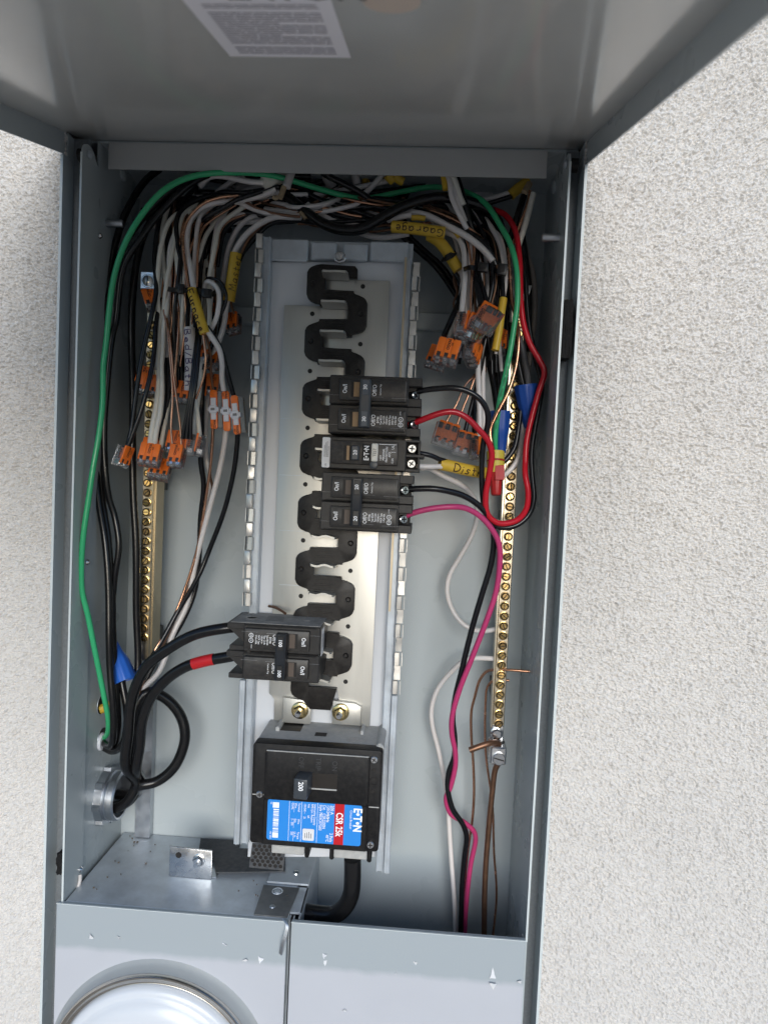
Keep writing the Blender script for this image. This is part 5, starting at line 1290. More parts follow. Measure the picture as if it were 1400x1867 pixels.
W('bare copper wire bending between the cream wires at the left', COPPER, 2.1, 'p: 296,400 291,440 293,470 299,500 296,530 298,560 306,600 309,631 313,677 314.5,728 312,779 315,812', [.07, .055, .05, .04, .035, .032])
W('second bare copper wire crossing the first, ending in the two-lever connector', COPPER, 2.1, 'p: 299,560 306,590 311,620 318,688 325,746 329,779 331,812', [.05, .04, .034, .032])
W('bare copper wire hanging straight in the middle of the left group', COPPER, 2.4, 'p: 322,352 319,374 315.5,400 316.4,438 320,470 321,526 325.7,560 325.7,606 324,635 321,677 321,705', [.08, .06, .05, .045, .045])
W('cream wire with a wide bend left of the furnace cable', CREAMW, 5.0, 'p: 375,366 352,377 335,390 326.7,419 323,458 325,489 329,515 331,544 330,594 325,640 318,690', [.075, .06, .05, .05, .055])
W('black wire arching beside the cream bend left of the furnace cable', BLACKW, 4.4, 'p: 440,352 398,354 355,367 333,382 323,402 325,450 331,486 335,514 337,560 336,594 331,640 331,694', [.08, .065, .055, .05, .05, .055])
W('slate black wire hanging right of the copper in the left group', BLACKW, 4.8, 'p: 330,410 330,450 322,500 316,540 316,590 318,640 310,700 302,760 297,800', [.07, .06, .055, .05, .045])
W('black wire close behind the cream wires in the left group', BLACKW, 4.4, 'p: 312,430 311,470 314,520 309,570 303,600', [.08, .07, .066, .062])
t = thing('cable', 'white jacketed cable stub at the left with dark wires below it', 'cable', at(304, 652, .05))
cable_part(t, 'jacket', JACKETW, 5.0, 'p: 309,564 306,600 304.5,630 304.5,653', [.055, .05], 14)
cable_part(t, 'black_wire', BLACKW, 3.6, 'p: 302,648 303,690 300,734 295,775 292,805', [.05, .046, .042]); cable_part(t, 'black_wire', BLACKW, 3.4, 'p: 307,648 308,680 305,734 299,775 296,805', [.05, .048, .042])
# furnace cable
t = thing('cable', 'cable with a yellow sleeve marked Furnace in the left wire group', 'cable', at(360, 568, .03))
cable_part(t, 'white_wire', WHITEW, 5.0, 'p: 503,346 483,354 457,361 431,366 405,368 385,371 366,379 349,397 341,426 342,464 346,482 349.7,503 354,532', [.06, .06, .055, .05, .04, .03])
cable_part(t, 'copper_wire', COPPER, 2.8, 'p: 436,357 405,359 380,366 366,374 344,398 334.5,426 334.5,451 338,486 341.7,514 346,534', [.055, .05, .045, .035, .028])
jk, S_, r_ = cable_part(t, 'jacket', YELLOW, 9.2, 'p: 350,528 357,552 365,580 374,608', [.030, .026, .027], 18)
handwrite(jk, 'Furnace', S_, r_, .05, .99, -.95, 1.15, INK)
cable_part(t, 'white_wire', WHITEW, 5.0, 'p: 374,598 381,608 391,622 400,638 405,665 404.5,688 408,712', [.028, .03, .04, .05])
cable_part(t, 'black_wire', BLACKW, 4.4, 'p: 377,596 386,608 404,639 412,668 420,698 426,720', [.030, .04, .052])
cable_part(t, 'copper_wire', COPPER, 2.0, 'p: 371,600 372,614 376,653 371.5,688 357,728', [.028, .026, .03]); cable_part(t, 'copper_wire', COPPERD, 2.4, 'p: 374,602 379,620 385,650 385,680 389,710', [.03, .045, .054])
t = thing('cable', 'white jacketed cable marked Bed/Bath in purple ink', 'cable', at(346, 655, .03))
jk, S_, r_ = cable_part(t, 'jacket', JACKETW, 10.0, 'p: 345.5,599 346,620 347.4,677 346,712', [.034, .032, .034], 18)
handwrite(jk, 'Bed/Bath', S_, r_, .05, .97, -.75, .95, INKP, .00042)
cable_part(t, 'black_wire', BLACKW, 4.2, 'p: 352,470 347,510 343,560 342,605', [.06, .05, .036]); cable_part(t, 'white_wire', CREAMW, 4.0, 'p: 365,450 357,500 351,560 350,606', [.07, .055, .038])
cable_part(t, 'copper_wire', COPPER, 2.0, 'p: 380,392 371,430 362,480 354,540 349,604', [.08, .065, .05, .038])
G3 = 'three black wires right of the Bed/Bath cable'
for k, dx in enumerate((-3.5, 0, 3.8)):
    W(['left', 'middle', 'right'][k] + ' strand of the three dark wires right of the Bed/Bath cable', BLACKW, 3.6, [(a + dx * s_, b) for a, b, s_ in ((402, 392, .6), (380, 420, 1), (368, 460, 1), (361, 520, 1), (359, 594, 1), (360, 622, 1), (357, 666, 1), (352, 711, 1), (345, 757, 1.2), (340, 800, 2))], [.085, .06, .045, .03, .026, .03], group=G3)
W('cream wire right of the dark trio, ending in the edge-on clear connector', CREAMW, 4.2, 'p: 379,440 370,500 365,560 362,620 359.5,688 356.6,723 360,751 364,790 366,808', [.07, .05, .04, .038, .036])
W('bare copper wire running with the dark trio into an edge-on connector', COPPER, 1.9, 'p: 352,720 349,770 347,800', [.036, .036])
W('second cream wire behind the dark trio at the right', CREAMW, 4.0, 'p: 388,430 378,490 374,560 368,640 366,700 358,760 352,805', [.08, .06, .055, .05, .044])
W('copper wire glinting at the right of the left wire group', COPPER, 2.3, 'p: 404,395 392,425 386,455 382,490 379,540 383,600 378,640', [.085, .07, .055, .055, .06])
W('second copper wire glinting at the right of the left wire group', COPPERD, 2.3, 'p: 410,400 399,430 393,470 392,520 394,560 393,610', [.088, .075, .066, .066])
# looped white and black pair
W('white wire hooked over the tie in a tight bend', WHITEW, 4.4, 'p: 374,540 375,518 380,513 389,517 397.5,528 400,545 397.5,571 392,588 384,604 381,620', [.05, .036, .03, .03, .034, .045])
W('thin black wire hooked outside the tight white bend', BLACKW, 3.0, 'p: 374,530 378,509 392,509 403,515 411,530 413,545 407,565 393,588 385,604', [.05, .036, .032, .034, .04])
# master cable
t = thing('cable', 'cable with a yellow sleeve marked Master beside the toothed rail', 'cable', at(424, 505, .06))
cable_part(t, 'white_wire', WHITEW, 5.2, 'p: 549,397 530,396 508,395 489,400 464,415 442,436 428,460 424,475', [.075, .07, .065, .06, .058])
cable_part(t, 'copper_wire', COPPERD, 2.4, 'p: 500,400 489,405 470,418 452,438 439,464 434,478', [.07, .064, .058]); cable_part(t, 'black_wire', BLACKW, 4.6, 'p: 560,402 521,402 489,410 470,428 444,459 436,476', [.078, .07, .06])
jk, S_, r_ = cable_part(t, 'jacket', YELLOW, 10.6, 'p: 417.5,549 421,525 426,494 431,463', [.062, .060, .060], 18)
handwrite(jk, 'Master', S_, r_, .22, .98, -.80, 1.05, INK, .0004)
cable_part(t, 'white_wire', WHITEW, 5.0, 'p: 417,540 412,560 410,580 404,607 397,626 388,650', [.062, .06, .058, .06]); cable_part(t, 'black_wire', BLACKW, 4.4, 'p: 415,542 407,570 402,605 398,640', [.066, .066, .066]); cable_part(t, 'copper_wire', COPPERD, 2.2, 'p: 420,545 423,560 427,572', [.064, .064])

# ---- tangle along the top
U_ = [
 ('white wire arching out of the cream jacket end at the top', WHITEW, 5.0, 'B: -120,230 0,110 150,85 400,125 600,165 790,180', [.07, .06, .055]),
 ('white wire rising steeply behind the arch at the top left', WHITEW, 4.6, 'B: 120,330 200,260 350,160 560,50 640,0', [.08, .085]),
 ('black wire running level below the cream jacket end', BLACKW, 4.4, 'B: -60,420 100,345 220,312 500,322 800,283 1010,238', [.075, .06, .06]),
 ('white wire crossing below the cream jacket with copper above it', WHITEW, 5.2, 'B: 380,455 600,402 800,352 960,298', [.066, .064]),
 ('copper wire resting on the white wire below the cream jacket', COPPER, 2.4, 'B: 640,345 760,320 860,300 970,288', [.06, .06]),
 ('white wire sloping down to the paper scrap above the bus bars', WHITEW, 5.0, 'B: 430,450 600,530 800,600 1000,640 1330,662', [.07, .068, .072]),
 ('copper wire along the white wire sloping to the paper scrap', COPPERD, 2.6, 'B: 520,445 700,540 900,610 1150,650 1300,664', [.066, .068]),
 ('upper white wire meeting the paper scrap', WHITEW, 4.6, 'B: 800,548 1000,582 1290,622', [.08, .074]),
 ('black wire sloping under the white ones left of the bus', BLACKW, 5.0, 'B: 180,535 500,592 850,655 1100,665', [.08, .078]),
 ('black wire rising to the right across the white bend', BLACKW, 4.2, 'B: -90,720 0,655 200,542 400,422 600,352 760,300', [.06, .05, .056]),
 ('cream wire curving down at the left of the mounting dimple', CREAMW, 4.8, 'B: 500,612 350,680 200,832 70,1010 20,1150 0,1400', [.085, .075, .065]),
 ('white wire lying level over the mounting dimple', WHITEW, 4.4, 'B: 300,720 380,692 600,672 800,690 900,660', [.09, .088]),
 ('thick black cable sagging across the middle of the top', BLACKC, 9.2, 'p: 500,330 521,354 547,376 566,392 591,409 617,418 643,420 664,416 688,402 720,383 739,374 771,364 809,360 850,366 886,380 905,400 918,440', [.08, .07, .06, .055, .055, .06, .07, .08]),
 ('thinner black cable following just above the sagging one', BLACKC, 5.4, 'C: -60,330 60,500 200,610 400,730 600,800 800,815 1000,780', [.085, .07, .065, .065]),
 ('white wire just above the sagging black cables', WHITEW, 4.0, 'C: 160,480 250,560 400,650 600,740 880,788 1000,780', [.075, .07, .07]),
 ('uppermost white wire in the middle tangle', WHITEW, 4.6, 'C: 230,300 400,395 620,490 850,565 1000,605 1200,650', [.09, .085, .08]),
 ('white wire bending below the green wire at the middle', WHITEW, 5.2, 'C: 180,400 300,462 450,520 720,585', [.085, .08]),
 ('black wire between the white ones in the middle tangle', BLACKW, 5.0, 'C: 120,290 280,400 600,505 900,600 1150,690 1300,720', [.08, .076, .07]),
 ('second black wire between the white ones in the middle tangle', BLACKW, 5.0, 'C: 100,400 300,540 600,640 950,715 1100,730', [.078, .072, .07]),
 ('copper wire glinting in the middle tangle', COPPER, 3.0, 'C: 330,530 450,555 600,592 750,635 930,662', [.072, .07]),
 ('copper wire below the paper scrap above the bus bars', COPPERD, 2.4, 'C: 30,762 150,765 260,742 350,780 450,832 520,840', [.082, .08]),
 ('white wire looping low under the Garage cable', WHITEW, 5.0, 'C: 880,870 930,900 1100,950 1250,962 1400,942 1600,900', [.075, .07, .066]),
 ('copper wire along the low white loop', COPPERD, 2.2, 'C: 950,870 1100,875 1280,850 1390,830', [.078, .076]),
 ('black wire slanting from the lip to the middle tangle', BLACKC, 5.6, 'C: 380,40 450,80 700,205 950,352 1200,560 1330,700', [.06, .07, .085]),
 ('white wire slanting up to the yellow scraps at the top', WHITEW, 5.0, 'C: 960,340 1010,300 1200,92 1260,20', [.085, .085]),
 ('long white wire crossing below the Garage sleeve to the right', WHITEW, 5.8, 'D: 200,560 300,590 600,642 900,792 1200,962 1400,1125 1540,1290', [.075, .06, .05, .05]),
 ('long black wire beside the long white one on the right', BLACKW, 5.8, 'D: 250,500 350,540 700,645 1000,785 1300,955 1440,1090 1530,1230 1580,1350', [.08, .062, .052, .055]),
 ('bright copper wires beside the long black one on the right', COPPER, 3.2, 'D: 560,545 850,642 1100,762 1270,880 1400,1000', [.07, .058, .056]),
 ('copper wire above the bright one on the right', COPPERD, 2.6, 'D: 560,520 800,560 950,620 1080,700', [.075, .065]),
 ('white wire entering the small yellow scrap over the Garage sleeve', WHITEW, 5.0, 'D: 60,715 100,692 250,660 400,640', [.066, .058]),
 ('left white wire descending from the lip on the right', WHITEW, 5.0, 'D: 890,60 930,140 960,380 1040,580 1130,750 1170,830', [.055, .05, .055]),
 ('right white wire descending from the lip on the right', WHITEW, 4.6, 'D: 930,60 975,150 1020,390 1090,580 1150,740', [.058, .053, .058]),
 ('black wire descending from the lip beside the cream strip', BLACKC, 6.0, 'D: 1010,60 1050,180 1120,400 1200,700 1260,880 1330,1100', [.06, .058, .066]),
 ('cream paper strip hanging from the lip at the right', CREAMW, 5.4, 'D: 960,60 1000,150 1080,400 1125,500', [.052, .054]),
 ('short white wire peeking under the green wire at the right', WHITEW, 4.4, 'D: 800,455 900,500 960,580 1010,660', [.09, .085]),
 ('white wire hanging left in the right-hand pair above the clear connectors', WHITEW, 5.2, 'p: 790,410 811,422 835,434 844,452 847,480 847.6,500 846,524 842.5,560 841,580', [.07, .055, .042, .034]),
 ('white wire hanging right in the right-hand pair above the clear connectors', WHITEW, 5.0, 'p: 845,420 856,440 857,466 855.5,511 851.5,560 850,580', [.066, .05, .038]),
 ('copper wire hanging beside the right-hand white pair', COPPER, 2.6, 'p: 858,425 863.5,450 863,470 860,511 858.5,570', [.06, .045, .034]),
 ('second copper wire ending behind the speckled connector', COPPERD, 2.6, 'p: 866,500 864,524 866.5,563 868,580', [.05, .04]),
 ('black wire falling into the big clear connector', BLACKW, 6.0, 'p: 856,400 862,470 864,498 870,524 877,556', [.065, .045, .03]),
 ('second black wire falling into the big clear connector', BLACKW, 5.4, 'p: 868,440 872,500 880,530 888,556', [.06, .045, .03]),
 ('white wire curving down inside the green arc', WHITEW, 5.0, 'p: 884,398 891,409 905,432 914,458 916,486 916,540', [.08, .065, .06, .058]),
 ('black wire with a pale stripe inside the green arc', BLACKW, 4.4, 'p: 870,385 890,420 905,455 911,484 916,520 917,560', [.075, .06, .05]),
 ('dark grey wire hanging behind the tie on the right', BLACKW, 5.6, 'p: 880,410 895,440 905,475 909,509 907,550 899,590 893,640', [.075, .06, .06]),
 ('brownish wire hanging behind the tie on the right', M('brown_grey_insulation', (.22, .18, .16), .4), 4.6, 'p: 885,450 900,490 903,520 897.7,563 892,600', [.07, .064]),
 ('dull white wire hanging close to the right wall', M('dull_wire_insulation', (.36, .32, .29), .4), 5.0, 'p: 948,410 960.7,466 970,495 974,530 973,588 968,630 962,680', [.1, .095, .09]),
 ('black wire hanging close to the right wall', BLACKC, 6.0, 'p: 950,420 957,470 963,520 963,580 966,640', [.1, .09, .085]),
 ('black slanting wire crossing behind the right rail', BLACKC, 5.0, 'p: 715,412 737,434 764,459 796,489 830,537 845,560', [.08, .085, .085, .08]),
 ('second black slanting wire just above the first behind the right rail', BLACKC, 5.0, 'p: 726,410 747,432 774,457 806,487 838,533 850,550', [.085, .088, .088, .084]),
 ('black wire falling into the orange-topped connector on the right', BLACKW, 5.2, 'p: 850,505 839,545 826,575 810,612', [.06, .045, .034]),
 ('cream wire falling into the orange-topped connector on the right', CREAMW, 5.2, 'p: 852,530 838,560 826,590 816,616', [.06, .045, .036]),
 ('black wire slanting at the far right under the paper end', BLACKC, 6.0, 'E: 740,360 690,520 650,650 560,950 520,1100', [.07, .068, .07]),
 ('copper wire slanting at the far right under the paper end', COPPER, 2.8, 'E: 830,290 780,500 700,720 580,1062', [.066, .066]),
 ('cream strip slanting at the far right under the paper end', CREAMW, 5.4, 'E: 870,330 830,500 760,760 655,1080', [.066, .064]),
 ('white wire poking from the yellow jacket at the top right', WHITEW, 4.4, 'E: 100,455 150,432 350,378 540,318', [.09, .09]),
 ('black wire poking from the yellow jacket at the top right', BLACKW, 4.4, 'E: 150,500 250,465 400,420 560,372', [.092, .09]),
 ('white wire dropping to the lowest right connector', WHITEW, 5.0, 'p: 872,640 871.5,670 873,720 874,770 873,800', [.055, .048, .044]),
 ('pale wire beside it, dropping behind the lowest right connector', WHITEW, 4.6, 'p: 880,650 880,700 882,760 881,810', [.06, .054]),
 ('copper wire bending left into the lowest clear connector', COPPER, 2.2, 'p: 874,672 864,686 850,700 841,716 833,735 817,762 806,786', [.06, .052, .046]),
 ('copper wire slanting into the lowest clear connector', COPPER, 2.2, 'p: 875,655 870,675 854,720 842,750 830,786', [.058, .05, .045]),
 ('black wire slanting into the middle of the lowest connectors', BLACKW, 4.0, 'p: 876,670 868,706 858,745 846,792', [.062, .05]),
 ('black wire falling behind the lowest connectors', BLACKW, 4.4, 'p: 880,660 868,720 864,760 866,800', [.068, .056]),
 ('black wire curving behind the yellow strip on the right', BLACKC, 6.0, 'p: 890,560 888,600 878,650 872,690', [.06, .055, .06]),
]
for a in U_: wire(*a)
# short jackets, sleeves and scraps
def jacket(label, mat, r, path, d, name='cable_jacket', cat='cable jacket', flat=None):
    pts = lift(path, d); mb, S_, rr = tube_mb(pts, r, 16)
    # hollow mouth
    o = mkobj(name, mb, mat, None, smooth=60, ori=S_[0]); tag(o, label, cat); return o, S_, rr
jacket('cream cable jacket end cut open under the lip', CREAMW, 11, 'B: 790,170 900,150 1010,110 1150,60', [.055, .07])
jacket('greyish jacket end hanging beside the cream one', JACKETW, 7.5, 'B: 1180,20 1150,110 1110,240', [.058, .055])
jacket('brown paper strip dangling from the cream jacket', KRAFT, 5.0, 'B: 1070,240 1040,330 1010,395', [.056, .054], 'paper_strip', 'paper strip')
jacket('small brown paper tail left of the dangling strip', KRAFT, 3.6, 'B: 985,380 950,400 915,375', [.055, .054], 'paper_strip', 'paper strip')
jacket('pale paper scrap where two white wires meet above the bus bars', KRAFT, 3.6, 'C: 60,600 100,640 135,690', [.066, .066], 'paper_strip', 'paper strip')
jacket('white sticker-like jacket lying flat in the top left tangle', JACKETW, 8, 'B: 400,250 520,240 700,220', [.1, .1])
jacket('grey jacket end at the top behind the green wire', JACKETW, 9, 'C: 420,60 450,150 520,260', [.095, .1])
jacket('pale jacket end hanging at the top middle', JACKETW, 7, 'C: 830,50 850,120 870,210', [.09, .092])
jacket('yellow jacket end at the top right of the middle', YELLOW, 9, 'C: 1300,60 1340,110 1380,150', [.08, .084])
jacket('yellow jacket end beside the other at the top', YELLOW, 8, 'D: 160,80 200,130 270,170', [.08, .084])
jacket('dull yellow jacket crossing behind the top tangle', YELLOW, 7, 'C: 960,60 990,160 1000,290', [.1, .1])
jacket('yellow jacket corner beside the descending white wires', YELLOW, 6, 'D: 840,60 860,150 880,280', [.056, .056])
jacket('small yellow scrap lying over the Garage sleeve', YELLOW, 5, 'D: 390,680 480,675 580,690', [.056, .058])
jacket('yellow jacket mouth at the top right corner', YELLOW, 9.5, 'E: 545,360 620,290 720,215 800,160', [.09, .09])
jacket('pale paper end over the slanting wires at the far right', KRAFT, 6, 'E: 740,320 780,250 810,200', [.066, .07], 'paper_strip', 'paper strip')
jacket('small yellow tab below the Garage sleeve', YELLOW, 4.2, 'D: 970,850 1020,890 1060,950', [.056, .054])
o, S_, r_ = jacket('yellow sleeve marked Garage, written upside down', YELLOW, 10.5, 'D: 850,885 700,865 500,835 300,815 115,805', [.054, .05, .052])
lt = handwrite(o, 'Gaarage', S_, r_, .04, .95, -.35, 1.05, INK, .0004)
o, S_, r_ = jacket('bent yellow sleeve held by a black tie below the Garage sleeve', YELLOW, 10.5, 'D: 640,930 760,1000 870,1120 960,1260 1060,1420', [.064, .060, .058])
t_ = px('G: 250,270')[0]
wire('white wire leaving the bent yellow sleeve', WHITEW, 4.4, 'G: 250,270 310,350 360,480 380,600', [.062, .066])
wire('black wire leaving the bent yellow sleeve', BLACKW, 4.4, 'G: 220,280 290,400 330,520 330,640', [.06, .062])
wire('thin copper wire dangling below the bent yellow sleeve', COPPERD, 2.0, 'G: 210,320 220,450 260,560 215,700 215,800', [.066, .07])
wire('second thin copper wire dangling below the bent yellow sleeve', COPPERD, 2.0, 'G: 225,330 250,470 280,600', [.068, .07])
jacket('plain yellow strip hanging beside the green wire on the right', YELLOW, 7.2, 'G: 908,655 880,850 850,1100 795,1390', [.048, .044, .042])
# a paper label on the back wall
a, b = at(862, 345, YB - .0008), at(898, 362, YB - .0008)
q = MB(); q.prism([(p[0] + (a.x + b.x) / 2, p[1] + (a.z + b.z) / 2) for p in rrect(-(b.x - a.x) / 2, (b.x - a.x) / 2, -(a.z - b.z) / 2, (a.z - b.z) / 2, .002)], (0, YB - .0006, 0), X_, Z_, (0, .0004, 0)); mkobj('paper_label', q, PAPER, P, smooth=0)
# clippings lying on the 100 A breaker and the bent cable under the main breaker
wire('short snip of bare copper lying on top of the 100 amp breaker', COPPERD, 2.4, [(490, 1105), (500, 1107), (512, 1113), (521, 1119)], [.036, .028, .018])
wire('thick black cable bending from under the main breaker to the shelf', BLACKC, 15.5, 'p: 643,1566 643,1600 641,1628 630,1652 608,1668 580,1668 552,1664', [.024, .024, .026, .032, .036], 'power cable', n=18)
# filler in the dark behind the lip
random.seed(40)
mats = [(BLACKC, 'black', 5.0), (BLACKC, 'black', 5.4), (WHITEW, 'white', 4.6), (BLACKW, 'thin black', 4.4), (COPPERD, 'copper', 2.4)]
used = {}
for k in range(34):
    mt, nm, r = mats[k % 5]
    x0 = random.uniform(250, 520); x1 = x0 + random.uniform(140, 420); x1 = min(x1, 950)
    yb0 = random.uniform(322, 395); sag = random.uniform(-10, 34); y1 = random.uniform(322, 395)
    if x0 < 330: yb0 += random.uniform(20, 60)
    d = random.uniform(.085, .112)
    pts = [(x0, yb0), (x0 + (x1 - x0) * .3, (yb0 * .7 + y1 * .3) + sag * .8), (x0 + (x1 - x0) * .65, (yb0 * .35 + y1 * .65) + sag * .7), (x1, y1)]
    xm = (x0 + x1) / 2
    zone = 'above the hanging left group' if xm < 420 else 'left of the bus bracket' if xm < 500 else 'over the left end of the bracket' if xm < 560 else 'over the bracket screw' if xm < 640 else 'over the right end of the bracket' if xm < 720 else 'behind the Garage sleeve'
    sl_ = 'rising right' if yb0 - y1 > 18 else 'falling right' if y1 - yb0 > 18 else 'sagging' if sag > 14 else 'level'
    lb_ = '%s wire %s deep in the tangle %s' % (nm, sl_, zone)
    used.setdefault(lb_, []).append(wire(lb_, mt, r, pts, [d, d - .006, d + .004], group='wires deep in the top tangle'))
for k in range(16):
    mt, nm, r = mats[(k * 2 + 1) % 5]
    x0 = random.uniform(285, 395); d = random.uniform(.07, .1)
    wire('%s wire hanging at the back of the left wire group' % nm, mt, r, [(x0 + random.uniform(10, 60), random.uniform(360, 395)), (x0 + random.uniform(0, 14), 440), (x0 + random.uniform(-6, 6), 510), (x0 + random.uniform(-9, 9), 600), (x0 + random.uniform(-15, 12), random.uniform(630, 700))], [d, d - .01, d - .02], group='wires at the back of the left group, ' + nm)
for k in range(12):
    mt, nm, r = mats[(k * 2 + 1) % 5]
    x0 = random.uniform(862, 925); d = random.uniform(.075, .1)
    wire('%s wire hanging at the back of the right wire group' % nm, mt, r, [(x0 - random.uniform(30, 70), random.uniform(360, 400)), (x0 - 6, 440), (x0 + random.uniform(-4, 8), 510), (x0 + random.uniform(-9, 9), 600), (x0 + random.uniform(-12, 6), random.uniform(640, 700))], [d, d - .01, d - .015], group='wires at the back of the right group, ' + nm)

for k in range(22):
    mt, nm, r = [(CREAMW, 'cream', 4.2), (COPPER, 'copper', 2.0), (BLACKW, 'black', 3.8), (WHITEW, 'white', 4.2), (COPPER, 'copper', 2.2)][k % 5]
    x0 = 296 + k * 5.0 + random.uniform(-5, 5); d = random.uniform(.048, .075); xm = x0 - random.uniform(2, 16)
    zn = 'the cream wires' if xm < 312 else 'the tie head left of the Furnace sleeve' if xm < 338 else 'the Furnace sleeve' if xm < 366 else 'the hooked white bend' if xm < 392 else 'the Master sleeve'
    wire('thin %s%s wire crowding behind %s' % ('' if k % 5 != 4 else 'slightly thicker ', nm, zn), mt, r, [(x0 + random.uniform(30, 95), random.uniform(352, 392)), (x0 + random.uniform(8, 20), random.uniform(392, 415)), (x0, 450), (xm, 520), (xm + random.uniform(-8, 4), 585), (xm + random.uniform(-14, 4), random.uniform(640, 720))], [d + .02, d, d - .008, d], group='thin wires behind the front of the left group, ' + nm)
for k in range(10):
    mt, nm, r = [(WHITEW, 'white', 4.6), (COPPER, 'copper', 2.2), (BLACKW, 'black', 4.0)][k % 3]
    x0 = random.uniform(392, 470); y0 = random.uniform(330, 395)
    wire('%s wire arching behind others at the upper left of the bus bars' % nm, mt, r, [(x0 + random.uniform(60, 130), y0 - random.uniform(-6, 16)), (x0 + 30, y0), (x0 - 20, y0 + 18), (x0 - 48, y0 + 60), (x0 - 62, y0 + 130)], [.085, .08, .075, .075], group='arching wires at the upper left, ' + nm)

random.seed(88)
MT3 = [(WHITEW, 'white', 4.4), (BLACKW, 'black', 4.2), (COPPER, 'copper', 2.2), (WHITEW, 'white', 3.8), (BLACKC, 'black', 5.0), (COPPERD, 'dull copper', 2.2)]
for k in range(30):
    mt, nm, r = MT3[k % 6]
    x0 = random.uniform(395, 640); x1 = x0 + random.uniform(120, 260)
    ya_, yb_ = random.uniform(330, 392), random.uniform(332, 405)
    sag = random.uniform(0, 26); d = random.uniform(.062, .088)
    xm = (x0 + x1) / 2
    zone = 'below the cream jacket' if xm < 520 else 'above the paper scrap' if xm < 585 else 'below the green wire' if xm < 680 else 'near the Garage sleeve'
    sl_ = 'climbing' if ya_ - yb_ > 14 else 'dipping' if yb_ - ya_ > 14 else 'lying level'
    wire('%s wire %s in the crossing strands %s' % (nm, sl_, zone), mt, r, [(x0, ya_), (x0 + (x1 - x0) * .35, ya_ * .65 + yb_ * .35 + sag), (x0 + (x1 - x0) * .7, ya_ * .3 + yb_ * .7 + sag * .8), (x1, yb_)], [.112, d + .01, d, d + .01, .114], group='crossing strands along the top')
for k in range(16):
    mt, nm, r = MT3[(k * 5) % 6]
    x0 = 838 + k * 5.4 + random.uniform(-4, 4); d = random.uniform(.05, .075)
    zone = 'left of the right-hand tie' if x0 < 872 else 'between the two right-hand ties' if x0 < 900 else 'just inside the green wire'
    wire('thin %s wire threading down %s' % (nm, zone), mt, r * .9, [(x0 - random.uniform(40, 90), random.uniform(372, 405)), (x0 - 16, 425), (x0 - 2, 470), (x0 + random.uniform(-3, 3), 520), (x0 - random.uniform(2, 16), 580), (x0 - random.uniform(0, 20), random.uniform(620, 680))], [d + .02, d, d - .006, d + .004], group='thin wires threading down the right group')

# ---- cable ties
def tie(label, pts, d, head, hd, hs, r=.0021):
    t = thing('cable_tie', label, 'cable tie', at(*head, hd))
    P_ = catmull(lift(pts, d), 6); q = MB()
    for a, b in zip(P_, P_[1:]):
        T = (b - a).normalized(); U = Vector((0, 1, 0)); U = (U - T * U.dot(T)).normalized(); V = T.cross(U)
        q.obox((a + b) / 2, (T, U, V), ((b - a).length * .56, .0007, r))
    mkobj('strap', q, TIE, t, smooth=0)
    c = at(*head, hd); q = MB(); q.obox(c, ((1, 0, -.08), (0, 1, 0), (.08, 0, 1)), hs, .0006, 2); hb = mkobj('head', q, TIE, t)
    q = MB(); q.obox(c - Y_ * (hs[1] + .0002), ((1, 0, -.08), (0, 1, 0), (.08, 0, 1)), (hs[0] * .45, .0004, hs[2] * .5)); mkobj('slot', q, SLOTD, hb, smooth=0)
tie('black cable tie with its head left of the Furnace sleeve', [(303, 527), (320, 529), (333, 530), (348, 528), (356, 526)], [.05, .026, .03], (331, 527), .025, (.0028, .0020, .0042))
tie('black cable tie with its head right of the Furnace sleeve', [(352, 524), (362, 529), (372, 534), (386, 537), (395, 532)], [.04, .026, .04], (378, 535), .024, (.0042, .0022, .0038))
tie('black cable tie round the right-hand white pair', [(843, 496), (848, 490), (858, 488), (868, 490), (876, 496)], [.05, .032, .04], (880, 488), .036, (.0046, .0026, .0040))
tie('black cable tie round the wires inside the green arc', [(899, 488), (905, 494), (914, 493), (922, 489)], [.06, .045, .056], (915, 492), .042, (.0040, .0026, .0050))
tie('black cable tie round the bent yellow sleeve', [(806, 474), (814, 470), (823, 465), (828, 460)], [.064, .047, .062], (826, 462), .060, (.0020, .0016, .0024), r=.0026)

